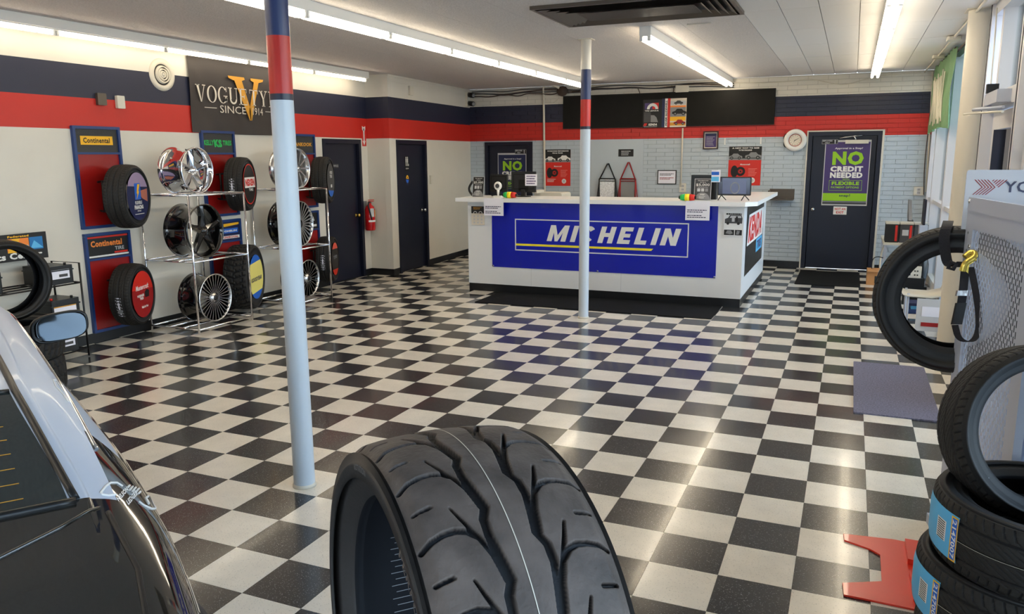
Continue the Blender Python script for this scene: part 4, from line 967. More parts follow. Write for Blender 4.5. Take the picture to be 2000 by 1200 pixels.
c.disc('backing', 0, 0, .055, M_pn, 1, 1.5); c.disc('print', 0, .02, .045, M_yel, 2, 1.3, a1=PI); c.disc('print', 0, .012, .045, M_pb, 2, 1.2, a0=PI, a1=2*PI); c.disc('print', 0, .045, .014, M_ink, 3); c.done(t)

# big dark cloth banner with a golden letter
BX = LX+.012
y0, y1 = 2.135, 3.80; z0, z1 = 2.10, 2.93
M = frame((BX, y0, z0), (1, 0, 0)); W_ = y1-y0; H_ = z1-z0
t = thing('cloth_banner', 'dark cloth banner with a golden letter and white serif lettering high on the left wall', 'banner', frame((BX, (y0+y1)/2, z0), (1, 0, 0)))
nx, ny = 40, 20; V = np.zeros((ny+1, nx+1, 3))
for a in range(ny+1):
    for b_ in range(nx+1):
        u, v = b_/nx, a/ny; z = .006+.008*math.sin(u*21+v*3)*(1-.6*v)+.006*math.sin(u*9-v*7)+.006*math.exp(-((u-(1-v)*.3)/.04)**2)+.005*math.exp(-((u-.62+.1*v)/.03)**2)
        V[a, b_] = M @ Vector((W_*u, H_*v-.01*math.sin(u*PI)*(1-v), max(z, .001)))
obj('cloth', MB().grid(V, M_cloth), t)
def lz(px, py): q = P(px, py, 0, BX+.02); return (q.y-y0, q.z-z0)
class Serif:
    def __init__(s, c, part, m, lay): s.c = c; s.part = part; s.m = m; s.lay = lay
    def go(s, ch, x, y, w_, h, k=.18):
        c, p, m, L = s.c, s.part, s.m, s.lay; t_ = w_*k; n_ = t_*.35; sf = h*.055
        R = lambda a, b, d, e: c.rect(p, x+a, y+b, x+d, y+e, m, L)
        Q = lambda pts: c.poly(p, [(x+a, y+b) for a, b in pts], m, L)
        if ch == 'V': Q([(w_*.1, h), (w_*.1+t_*1.2, h), (w_*.56, 0), (w_*.46, 0)]); Q([(w_*.86, h), (w_*.86+n_, h), (w_*.56, 0), (w_*.5, 0)]); R(0, h-sf, w_*.42, h); R(w_*.68, h-sf, w_, h)
        if ch == 'Y': Q([(w_*.08, h), (w_*.08+t_*1.2, h), (w_*.58, h*.45), (w_*.42, h*.45)]); Q([(w_*.84, h), (w_*.84+n_, h), (w_*.56, h*.45), (w_*.5, h*.45)]); R(w_*.5-t_/2, 0, w_*.5+t_/2, h*.46); R(0, h-sf, w_*.42, h); R(w_*.68, h-sf, w_, h); R(w_*.3, 0, w_*.7, sf)
        if ch in 'OGQ':
            n = 36; a0, a1 = (0, 2*PI) if ch == 'O' else (.22*PI, 1.9*PI); vs = []; 
            for i in range(n+1):
                a = a0+(a1-a0)*i/n; vs += [c.M @ Vector((x+w_/2*(1+math.cos(a)), y+h/2*(1+math.sin(a)), L*c.h)), c.M @ Vector((x+w_/2+(w_/2-t_)*math.cos(a), y+h/2+(h/2-n_*.8)*math.sin(a), L*c.h))]
            c.mb(p).add(vs, [(2*i+1, 2*i, 2*i+2, 2*i+3) for i in range(n)], m)
            if ch == 'G': R(w_*.8-t_*.3, h*.1, w_*.8+t_*.7, h*.45); R(w_*.58, h*.42, w_, h*.42+sf); R(w_*.86, h*.7, w_*.86+n_, h*.98)
        if ch == 'U': R(w_*.14, h*.3, w_*.14+t_, h); R(w_*.84, h*.3, w_*.84+n_, h); R(0, h-sf, w_*.4, h); R(w_*.68, h-sf, w_, h); c.ring(p, x+w_*.14+(w_*.7+n_)/2, y+h*.3, (w_*.7+n_)/2-t_*.8, (w_*.7+n_)/2, m, L, h*.3/((w_*.7+n_)/2), a0=PI, a1=2*PI)
        if ch == 'E': R(w_*.14, 0, w_*.14+t_, h); R(0, h-sf, w_*.9, h); R(0, 0, w_*.95, sf); R(w_*.14, h*.48, w_*.65, h*.48+sf); R(w_*.86, h*.75, w_*.9, h); R(w_*.91, 0, w_*.95, h*.28); R(w_*.62, h*.38, w_*.66, h*.64)
        if ch == 'T': R(w_*.5-t_/2, 0, w_*.5+t_/2, h); R(0, h-sf, w_, h); R(w_*.3, 0, w_*.7, sf); R(0, h*.75, w_*.04, h); R(w_*.96, h*.75, w_, h)
        if ch == 'R': R(w_*.14, 0, w_*.14+t_, h); R(0, h-sf, w_*.5, h); R(0, 0, w_*.44, sf); c.ring(p, x+w_*.45, y+h*.74, h*.26-t_*.9, h*.26, m, L, 1, a0=-PI/2, a1=PI/2); R(w_*.14+t_, h-.01*0-sf, w_*.46, h); R(w_*.14+t_, h*.48, w_*.46, h*.48+sf); Q([(w_*.42, h*.5), (w_*.6, h*.5), (w_, 0), (w_*.8, 0)])
        if ch == 'S': c.ring(p, x+w_*.5, y+h*.75, h*.25-t_*.7, h*.25, m, L, 1, a0=.15*PI, a1=1.5*PI); c.ring(p, x+w_*.5, y+h*.25, h*.25-t_*.7, h*.25, m, L, 1, a0=-.85*PI, a1=.5*PI)
c = Canvas(M @ Matrix.Translation((0, 0, .026)))
gx, gy = lz(482, 232); gx0, gy1 = lz(445, 146); gx1, _ = lz(506, 152)
Vx0, Vx1, Vy0, Vy1 = gx0, gx1+.03, gy-.02, gy1-.01
wv = Vx1-Vx0; hv = Vy1-Vy0
c.poly('golden_letter', [(Vx0+wv*.12, Vy1), (Vx0+wv*.36, Vy1), (Vx0+wv*.60, Vy0+hv*.28), (Vx0+wv*.6, Vy0), (Vx0+wv*.56, Vy0)], M_gold)
c.poly('golden_letter', [(Vx0+wv*.78, Vy1), (Vx0+wv*.93, Vy1), (Vx0+wv*.62, Vy0), (Vx0+wv*.58, Vy0+hv*.0), (Vx0+wv*.56, Vy0+hv*.22)], M_gold)
c.poly('golden_letter', [(Vx0-wv*.02, Vy1), (Vx0, Vy1-hv*.05), (Vx0+wv*.12, Vy1-hv*.09), (Vx0+wv*.38, Vy1-hv*.09), (Vx0+wv*.48, Vy1-hv*.05), (Vx0+wv*.46, Vy1)], M_gold, 1.2); c.poly('golden_letter', [(Vx0+wv*.66, Vy1), (Vx0+wv*.66, Vy1-hv*.05), (Vx0+wv*.76, Vy1-hv*.09), (Vx0+wv*.9, Vy1-hv*.09), (Vx0+wv*1.04, Vy1-hv*.05), (Vx0+wv*1.06, Vy1)], M_gold, 1.2)
S_ = Serif(c, 'lettering', M_cream, 2)
xl = lz(381, 180)[0]; xm = Vx0+wv*.56; hL = .19; zb = lz(405, 198)[1]-.01
ltr = 'VOGUE'; sp_ = (xm-.0-xl)/5
for i, ch in enumerate(ltr): S_.go(ch, xl+sp_*i, zb, sp_*.90, hL)
for i, ch in enumerate('TYRES'): S_.go(ch, xm+.02+sp_*i, zb, sp_*.86, hL)
zs = Vy0+hv*.14
c.text('lettering', 'SINCE', xl+.36, zs, xm-.06, zs+.085, M_cream, 2, 0); c.text('lettering', '1914', xm+.06, zs, xm+.24, zs+.085, M_cream, 2, 0)
c.rect('lettering', xl+.12, zs+.045, xl+.31, zs+.053, M_cream); c.rect('lettering', xm+.29, zs+.045, xm+.5, zs+.053, M_cream); c.done(t)

# ================================================================== TIRES
def smooth(x): x = np.clip(x, 0, 1); return x*x*(3-2*x)
def groove_street(S, U, pitch, W):
    """depth factor 0..1 for arc length S and lateral U (metres)"""
    d = np.zeros_like(S)
    for g_ in (-.26, 0.0, .26): d = np.maximum(d, 1-smooth((np.abs(U-g_*W)-.0030)/.0016))
    sh = np.abs(U) > .33*W
    ph = ((S+np.abs(U)*.35) % pitch)/pitch; e = np.minimum(ph, 1-ph)*pitch
    d = np.maximum(d, np.where(sh, (1-smooth((e-.0016)/.0012)), 0))
    ph = ((S*1+U*1.6) % pitch)/pitch; e = np.minimum(ph, 1-ph)*pitch
    d = np.maximum(d, np.where(~sh & (np.abs(U) > .03*W), .7*(1-smooth((e-.0012)/.001)), 0))
    return d
def groove_mud(S, U, pitch, W):
    k = np.floor((S+np.sign(U)*pitch*.25)/pitch); ph = (S % pitch)/pitch
    z = .05*W*np.sign(np.sin(2*PI*S/pitch))
    d = 1-smooth((np.abs(U-z)-.007)/.003)
    d = np.maximum(d, 1-smooth((np.abs(np.abs(U)-.27*W+z)-.006)/.003))
    ph = ((S+np.sign(U)*pitch*.5+np.abs(U)*.3) % pitch)/pitch; e = np.minimum(ph, 1-ph)*pitch
    return np.maximum(d, 1-smooth((e-.008)/.003))
def seg_d(S, U, a, b):
    ds, du = b[1]-a[1], b[0]-a[0]; L = ds*ds+du*du; t = np.clip(((S-a[1])*ds+(U-a[0])*du)/L, 0, 1)
    return np.hypot(S-a[1]-t*ds, U-a[0]-t*du), t
def groove_sport(S, U, pitch, W):
    d = np.zeros_like(S)
    for sg, off in ((-1, 0), (1, .5)):
        u = U*sg*-1; q = (S/pitch+off) % 1*pitch       # u < 0 on the chosen side
        for sh in (-pitch, 0, pitch):
            s = q+sh
            def line(pts, w0, w1):
                nonlocal d
                n = len(pts)-1
                for i in range(n):
                    e, t = seg_d(s, u, pts[i], pts[i+1]); w_ = w0+(w1-w0)*(i+t)/n
                    d = np.maximum(d, (1-smooth((e-w_+.0006)/.0026)))
            k = pitch/.104; w = W/.27
            line([(-.026*w, 0), (-.031*w, .03*k), (-.036*w, .06*k), (-.035*w, .085*k), (-.026*w, .104*k)], .0048, .0048)
            line([(-.030*w, 0), (-.038*w, .034*k), (-.051*w, .065*k), (-.063*w, .092*k), (-.071*w, .1125*k)], .0046, .0006)
            line([(-.051*w, .063*k), (-.062*w, .073*k), (-.076*w, .0775*k), (-.092*w, .076*k), (-.107*w, .071*k), (-.121*w, .062*k)], .0036, .0026)
            line([(-.116*w, .014*k), (-.094*w, .018*k)], .0016, .0018)
    return d
def tire_meshes(R, W, rb, fn, npitch, nth, nw, depth=.009, mt=None, mg=None, ms=None, crown=.012):
    mt = mt or M_tread; mg = mg or M_groove; ms = ms or M_rub
    th = np.arange(nth)*2*PI/nth; us = np.linspace(-.47*W, .47*W, nw); pitch = 2*PI*R/npitch
    TH, UU = np.meshgrid(th, us, indexing='ij'); d = fn(TH*R, UU, pitch, W)
    e = np.abs(UU)/(W/2); base = R-crown*e**2.2-.35*crown*smooth((e-.80)/.16)*1.6
    d = d*np.where(e > .93, .0, 1)
    r = base-depth*d
    V = np.stack([r*np.cos(TH), r*np.sin(TH), UU], -1)
    mb = MB(); mb.mi(mt); mb.mi(mg); o = 0
    mb.v = V.reshape(-1, 3).tolist(); nb = nw
    A = np.arange(nth)[:, None]; Bc = np.arange(nw-1)[None, :]; A2 = (A+1) % nth
    F = np.stack([A*nb+Bc, A2*nb+Bc, A2*nb+Bc+1, A*nb+Bc+1], -1).reshape(-1, 4)
    dm = (d[:, :-1]+d[:, 1:]+np.roll(d, -1, 0)[:, :-1]+np.roll(d, -1, 0)[:, 1:])/4
    mb.f = F.tolist(); mb.m = [0]*len(F); mb.sm = [True]*len(mb.f)
    re = float(base[0, -1])
    half = [(re, .47*W), (re-.012, .488*W), (R*.90, .5*W), (R*.89, .506*W), (R*.885, .5*W), (R*.83, .497*W), ((R*.8+rb*.2), .49*W), (rb+.035, .455*W), (rb+.030, .462*W), (rb+.022, .452*W), (rb+.010, .40*W), (rb, .385*W), (rb-.001, .33*W), (rb+.012, .33*W), (rb+.04, .37*W), (R*.86, .42*W), (R*.93-.004, .38*W), (R*.94, .25*W)]
    prof = half+[(r_, -z_) for r_, z_ in half[::-1]]
    ml = [ms]*11+[M_liner]*(len(prof)-22)+[ms]*11
    side = MB().lathe(prof, ml, min(nth, 144), close=False)
    # ribs of the inner liner
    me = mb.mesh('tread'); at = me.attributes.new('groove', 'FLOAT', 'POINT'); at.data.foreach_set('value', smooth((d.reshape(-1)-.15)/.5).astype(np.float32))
    return me, side.mesh('sidewall')
def make_tire(name, label, M, meshes, group=None, cat='tire'):
    t = thing(name, label, cat, M, group); obj('tread', meshes[0], t); obj('sidewall', meshes[1], t); return t
def ring_text(part, st, r, a_mid, h, z, m, t, width, bold=.02):
    a, fs = text_mesh(st, bold); mn, mx = a.min(0), a.max(0); q = (a-mn)/(mx-mn)
    mb = MB(); vs = []
    for x, y in q: an = a_mid+width/2-x*width; rr_ = r+h*y; vs.append((rr_*math.cos(an), rr_*math.sin(an), z))
    mb.add(vs, fs, m); return obj(part, mb, t, local=True)
def tire_label(t, R, a0, a1, u0, u1, mats, name='tread_label', rot=0):
    mb = MB(); r = R+.0015
    mb.lathe([(r, u0), (r, u1)], mats[0], 8, a0=a0, a1=a1)
    if len(mats) > 1: mb.lathe([(r+.0006, u0+(u1-u0)*.15), (r+.0006, u0+(u1-u0)*.85)], mats[1], 3, a0=a0+(a1-a0)*.72, a1=a0+(a1-a0)*.94)
    if len(mats) > 2:
        for k in range(5): q = a0+(a1-a0)*(.12+.1*k); mb.lathe([(r+.0006, u0+(u1-u0)*.15), (r+.0006, u0+(u1-u0)*(.6+.05*(k % 3)))], mats[2], 1, a0=q, a1=q+(a1-a0)*.03)
    return obj(name, mb, t, local=True)
def axM(c, az, el=0):
    N = Vector((math.cos(az)*math.cos(el), math.sin(az)*math.cos(el), math.sin(el))); return frame(c, N)

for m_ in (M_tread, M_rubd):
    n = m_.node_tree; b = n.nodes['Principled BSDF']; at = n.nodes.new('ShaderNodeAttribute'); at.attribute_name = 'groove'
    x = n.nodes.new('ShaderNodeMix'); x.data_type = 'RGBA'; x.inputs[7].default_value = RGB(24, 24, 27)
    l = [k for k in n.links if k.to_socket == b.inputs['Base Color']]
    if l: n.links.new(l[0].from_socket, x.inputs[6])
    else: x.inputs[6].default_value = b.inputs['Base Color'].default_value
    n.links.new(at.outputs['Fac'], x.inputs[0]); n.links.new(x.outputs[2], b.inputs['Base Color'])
# --- big worn tire in the foreground, on a stack
R0, W0 = .33, .274
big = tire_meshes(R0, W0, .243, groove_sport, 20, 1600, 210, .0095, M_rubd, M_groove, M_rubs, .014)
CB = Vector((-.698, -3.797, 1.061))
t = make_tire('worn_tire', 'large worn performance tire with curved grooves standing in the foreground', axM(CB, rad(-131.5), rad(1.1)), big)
obj('mould_line', MB().lathe([(R0+.0006, .0035), (R0+.0009, .0042), (R0+.0006, .0049)], M_trim, 360), t, local=True)
b = MB()
for k in range(160):
    a = 2*PI*k/160; e = .10 if k % 2 else .06; q = [(R0*.94-.0015)*math.cos(a), (R0*.94-.0015)*math.sin(a)]
    b.box((R0*.9386, -.0006, -e), (R0*.9391, .0006, e*.2), M_grey, Matrix.Rotation(a, 4, 'Z'))
tag(obj('liner_rib', b, t, local=True), kind='stuff')
ring_text('raised_lettering', 'ROTATION', .287, rad(101), .010, W0*.5085, mat('raised rubber lettering', RGB(92, 90, 90), .5), t, rad(13))
ring_text('raised_lettering', 'PERFORMANCE', .266, rad(38), .014, W0*.4985, M_rubd, t, rad(48))
b = MB(); Xm = Matrix.Rotation(rad(-52), 4, 'Z')
for p_, q_ in (((0, 0), (.012, .011)), ((.012, .011), (.012, -.011)), ((.012, -.011), (0, 0)), ((.005, -.003), (.005, .004))): b.cyl(Xm @ Vector((R0*.937, p_[1], p_[0]-.03)), Xm @ Vector((R0*.937, q_[1], q_[0]-.03)), .0009, M_pw, 6)
obj('chalk_mark', b, t, local=True)
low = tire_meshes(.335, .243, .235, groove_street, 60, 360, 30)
for k, lb in enumerate(('bottom tire of the stack under the big worn tire', 'middle tire of the stack under the big worn tire', 'top tire of the stack under the big worn tire')):
    make_tire('tire', lb, Matrix.Translation((CB.x, CB.y, .1215+.243*k)), low, 'tires stacked under the worn tire')

# --- right hand stack, a tire standing in it, and the strapped tire
RS, WS = .353, .232
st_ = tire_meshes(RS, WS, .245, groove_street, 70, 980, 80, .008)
for k, (dx, dy, lb) in enumerate(((-.02, .01, 'bottom tire of the stack at right, mostly out of view'), (-.035, .0, 'middle tire of the right stack with a blue sticker'), (0, 0, 'top tire of the right stack with a blue sticker'))):
    t = make_tire('tire', lb, Matrix.Translation((.494+dx, -1.875+dy, .117+WS*k)) @ Matrix.Rotation(rad(181), 4, 'Z'), st_, 'tires of the right stack')
    if k:
        r = RS+.001; a0, a1 = rad(-5), rad(33); mb = MB()
        mb.lathe([(r-.0035, -.078), (r, -.05), (r, .05), (r-.0035, .078)], M_lb, 12, a0=a0, a1=a1); mb.lathe([(r+.0008, -.075), (r+.0008, .075)], M_yel, 2, a0=rad(28), a1=a1); mb.lathe([(r+.0012, -.07), (r+.0012, .07)], M_pb, 2, a0=rad(28.8), a1=rad(32.4)); mb.lathe([(r+.0008, -.03), (r+.0008, .04)], M_pw, 3, a0=rad(15), a1=rad(24))
        obj('tread_label', mb, t, local=True)
        a, fs = text_mesh('2147007', .02); mn, mx = a.min(0), a.max(0); q = (a-mn)/(mx-mn); mb = MB(); mb.add([((r+.0016)*math.cos(rad(29)+y*rad(3)), (r+.0016)*math.sin(rad(29)+y*rad(3)), .065-.13*x) for x, y in q], fs, M_pw); obj('lettering', mb, t, local=True)
        mb = MB()
        for q in range(9): mb.lathe([(r+.0012, -.028+.0075*q), (r+.0012, -.0245+.0075*q)], M_ink, 3, a0=rad(16), a1=rad(23))
        obj('barcode', mb, t, local=True)
        mb = MB().lathe([(RS-.0005, .0+.000), (RS-.0005, .0012)], M_trim, 200); obj('mould_line', mb, t, local=True)
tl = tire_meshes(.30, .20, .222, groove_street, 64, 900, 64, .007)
t = make_tire('tire', 'slim tire standing tilted in the top of the right stack', axM((.452, -1.735, .868), rad(-74), rad(14)), tl)
obj('price_tag', MB().box((-.235, -.155, .0968), (-.20, -.145, .098), M_lg), t, local=True)
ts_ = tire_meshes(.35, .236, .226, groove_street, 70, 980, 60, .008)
TS = Vector((.298, -.53, 1.118))
t = make_tire('tire', 'large tire strapped upright against the perforated display stand', axM(TS, rad(-92.8), rad(3.8)), ts_)
tire_label(t, .35, rad(150), rad(200), -.06, .05, [M_lb, M_pw])

# --- perforated display stand
DD = Vector((.153, -.988, 0)).normalized(); P0 = CAM+(P(1873, 580, 2, 0)-CAM).normalized()*1
q = (P(1873, 580, 2, 0)-CAM); P0 = CAM+q*(3.68/q.dot(_f)); P0.z = 0
NN = Vector((-.988, -.153, 0)).normalized()
M = Matrix((DD, (0, 0, 1), NN)).transposed().to_4x4(); M.translation = P0       # x = away from the far edge towards the viewer, y up, z facing the room
t = thing('display_stand', 'grey perforated metal tire display stand with a white header sign', 'display stand', M)
Ls, Hs = .84, 1.56
b = MB()
for z_ in (0, -.34):
    b.box((0, .05, z_-.03), (.10, Hs, z_), M_rack); b.box((Ls-.1, .05, z_-.03), (Ls, Hs, z_), M_rack); b.box((.1, Hs-.09, z_-.03), (Ls-.1, Hs, z_), M_rack); b.box((.1, .05, z_-.03), (Ls-.1, .14, z_), M_rack)
b.box((0, .05, -.34), (.004, Hs, -.03), M_rack)
obj('stand_frame', b, t, local=True)
obj('base', MB().box((-.02, 0, -.40), (Ls+.02, .05, .04), M_rack), t, local=True)
# slotted sheet
b = MB(); px, py = .019, .044; sw, sl = .0085, .030; x = .10; k = 0; zf = -.012
while x+px <= Ls-.1+1e-6:
    y = .14-(py/2 if k % 2 else 0)
    b.add([(x, .14, zf), (x+(px-sw)/2, .14, zf), (x+(px-sw)/2, Hs-.09, zf), (x, Hs-.09, zf)], [(0, 1, 2, 3)], M_rack)
    b.add([(x+(px+sw)/2, .14, zf), (x+px, .14, zf), (x+px, Hs-.09, zf), (x+(px+sw)/2, Hs-.09, zf)], [(0, 1, 2, 3)], M_rack)
    a0, a1 = x+(px-sw)/2, x+(px+sw)/2
    while y < Hs-.09:
        u0, u1 = max(y, .14), min(y+py-sl, Hs-.09)
        if u1 > u0:
            b.add([(a0, u0, zf), (a1, u0, zf), (a1, u1, zf), (a0, u1, zf)], [(0, 1, 2, 3)], M_rack)
            if u1 < Hs-.1: b.add([(a0, u1, zf), (a1, u1, zf), (a1-sw*.3, u1+.0025, zf), (a0+sw*.3, u1+.0025, zf)], [(0, 1, 2, 3)], M_rack)
        y += py
    x += px; k += 1
tag(obj('perforated_sheet', b, t, local=True), kind='stuff')
YH = P0.y+.015; ha = P(1889, 332, 1, YH); hb = P(1881, 440, 1, YH)
obj('header_sign', MB().rbox((ha.x, YH, Hs-.12), (ha.x+1.0, YH+.01, ha.z), .012, M_acry, ax=1), t)
b = MB().rbox((.01, Hs-.012, -.014), (Ls, Hs+.05, .004), .008, M_rack); obj('clamp_rail', b, t, local=True)
for x_, y_, z_ in ((.025, Hs+.032, .004), (.05, Hs-.32, .0), (.075, Hs-.17, .0)): obj('bolt', MB().lathe([(.001, .004), (.009, .003), (.01, 0)], M_silver, 12, Matrix.Translation((x_, y_, z_))), t, local=True)
b = MB()
for y_ in (Hs-.11, Hs-.19): b.lathe([(.001, .0008), (.006, .0008)], M_ink, 10, Matrix.Translation((.04, y_, 0)))
obj('bolt_hole', b, t, local=True)
def hp(x, y): q = P(x, y, 1, YH); return q.x, q.z
LM = Matrix(((1, 0, 0, 0), (0, 0, -1, YH-.0005), (0, 1, 0, 0), (0, 0, 0, 1))); c = Canvas(LM)
lx0, lz1 = hp(1902, 351); lx1, lz0 = hp(1953, 381); lh = lz1-lz0; lw = lx1-lx0+.014
for k in range(5):
    ox = lx0+.0125*k+.002; w_ = .0046; mx = lx0+.034+.0125*k
    c.poly('logo', [(ox, lz1), (ox+w_, lz1), (mx+w_, lz0+lh/2), (mx, lz0+lh/2)], M_dkred); c.poly('logo', [(ox-.003, lz0), (ox-.003+w_, lz0), (mx+w_, lz0+lh/2), (mx, lz0+lh/2)], M_dkred)
for k in range(5):
    tx = lx0+.078+.0125*k; f_ = (k+1)/5.0*.62
    c.poly('logo', [(tx, lz1), (tx+.0046, lz1), (tx+.0046-.052*f_, lz1-lh*.8*f_), (tx-.052*f_, lz1-lh*.8*f_)], M_dkred)
a_ = hp(1960, 376); b_ = hp(1960, 354); c.text('lettering', 'YOKOHAMA', a_[0], a_[1], a_[0]+.42, b_[1], mat('slate print', RGB(70, 72, 92), .4), 2, .02); c.done(t)
# support arm under the strapped tire
obj('support_arm', MB().cyl((-.02, TS.z-.21, -.12), (-.32, TS.z-.21, -.12), .018, M_rack, 12), t, local=True)
# ratchet strap
def sp(x, y, z): return M @ Vector((x, y, z))
def ribbon(pts, w_, m, side, th=.003, n=2):
    pts = [Vector(p) for p in pts]
    for _ in range(n):
        q = [pts[0]]
        for a, b_ in zip(pts, pts[1:]): q += [a*.75+b_*.25, a*.25+b_*.75]
        pts = q+[pts[-1]]
    side = Vector(side).normalized(); vs = []; fs = []
    for i, p in enumerate(pts):
        d = (pts[min(i+1, len(pts)-1)]-pts[max(i-1, 0)]).normalized(); nn = d.cross(side).normalized()*th/2
        vs += [p-side*w_/2-nn, p+side*w_/2-nn, p+side*w_/2+nn, p-side*w_/2+nn]
    for i in range(len(pts)-1):
        o = 4*i
        for a, b_ in ((0, 1), (1, 2), (2, 3), (3, 0)): fs.append((o+a, o+b_, o+4+b_, o+4+a))
    return MB().add(vs, fs, m)
def at_d(px_, py_, d): v = (P(px_, py_, 2, -50)-CAM) if 0 else (_f+_r*((px_-1000)/FPX)-_u*((py_-600)/FPX)); return CAM+v*d
t = thing('ratchet_strap', 'black ratchet strap with a yellow hook on the perforated stand', 'strap', at_d(1888, 500, 3.5))
hk = at_d(1893, 510, 3.52)
side_ = _r.copy()
ysd = TS.y-.236*.5-.006
def tp(px_, py_): return P(px_, py_, 1, ysd-.0)
obj('webbing', ribbon([P(1852, 436, 1, TS.y+.05)+Vector((0, 0, .01)), P(1850, 441, 1, ysd+.02)+Vector((0, 0, .004)), tp(1843, 462), tp(1846, 495), tp(1852, 520), at_d(1868, 522, 3.60), at_d(1880, 512, 3.55)], .045, M_strap, (1, 0, 0)), t)
obj('webbing', ribbon([at_d(1885, 528, 3.5), at_d(1882, 560, 3.46), at_d(1877, 600, 3.45), at_d(1868, 632, 3.45)], .038, M_strap, side_), t)
obj('webbing', ribbon([at_d(1896, 522, 3.47), at_d(1904, 560, 3.45), at_d(1912, 610, 3.43), at_d(1912, 650, 3.43), at_d(1898, 670, 3.43), at_d(1872, 664, 3.44), at_d(1865, 635, 3.45)], .028, M_strap, (side_*.6+Vector((.3, -.7, .2))).normalized()), t)
obj('loop_sleeve', ribbon([at_d(1877, 592, 3.43), at_d(1868, 634, 3.43)], .044, M_black, side_, .012, 0), t)
obj('buckle', ribbon([at_d(1879, 568, 3.44), at_d(1877, 578, 3.44)], .045, M_silver, side_, .014, 0), t)
b = MB(); b.tube([at_d(1880, 530, 3.48), at_d(1884, 514, 3.47), at_d(1896, 508, 3.47), at_d(1905, 500, 3.47), at_d(1903, 493, 3.49), at_d(1893, 494, 3.5), at_d(1884, 502, 3.5)], .013, M_hook, 10, smooth_path=2)
b.add([at_d(1876, 520, 3.475), at_d(1892, 500, 3.475), at_d(1906, 497, 3.475), at_d(1908, 508, 3.475), at_d(1893, 518, 3.475), at_d(1893, 536, 3.475), at_d(1886, 530, 3.475), at_d(1873, 528, 3.475)], [tuple(range(8))], M_hook)
obj('hook', b, t)
b = MB().tube([at_d(1852, 524, 3.6), at_d(1858, 512, 3.58), at_d(1868, 516, 3.57), at_d(1862, 526, 3.58)], .01, M_strap, 8, closed=True); obj('knot', b, t)

# --- red powder coated wheel chock plate on the floor
b = MB(); pts = [P(x, y, 2, .006) for x, y in ((1647, 1044), (1745, 1055), (1858, 1078), (1850, 1150), (1803, 1195), (1722, 1178), (1648, 1163), (1645, 1140), (1722, 1137), (1719, 1085), (1700, 1074), (1649, 1056))]
b.prism([(p.x, p.y) for p in pts[::-1]], .001, .009, M_ored)
t = thing('floor_plate', 'red steel H shaped stand plate lying on the checkered floor', 'stand', (pts[0].x+.2, pts[0].y-.2, 0)); obj('plate', b, t)
for q in (((1767, 1058), (1815, 1066), (1815, 1108), (1773, 1098)), ((1776, 1120), (1812, 1128), (1810, 1178), (1784, 1170))):
    pp = [P(x, y, 2, .02) for x, y in q]; obj('raised_block', MB().prism([(p.x, p.y) for p in pp[::-1]], .008, .035, M_ored), t)
solo('paper_tag', MB().box((.50, -.42, 0), (.60, -.34, .002), M_cream), 'small pale paper tag on the floor beside the right tires', 'tag')

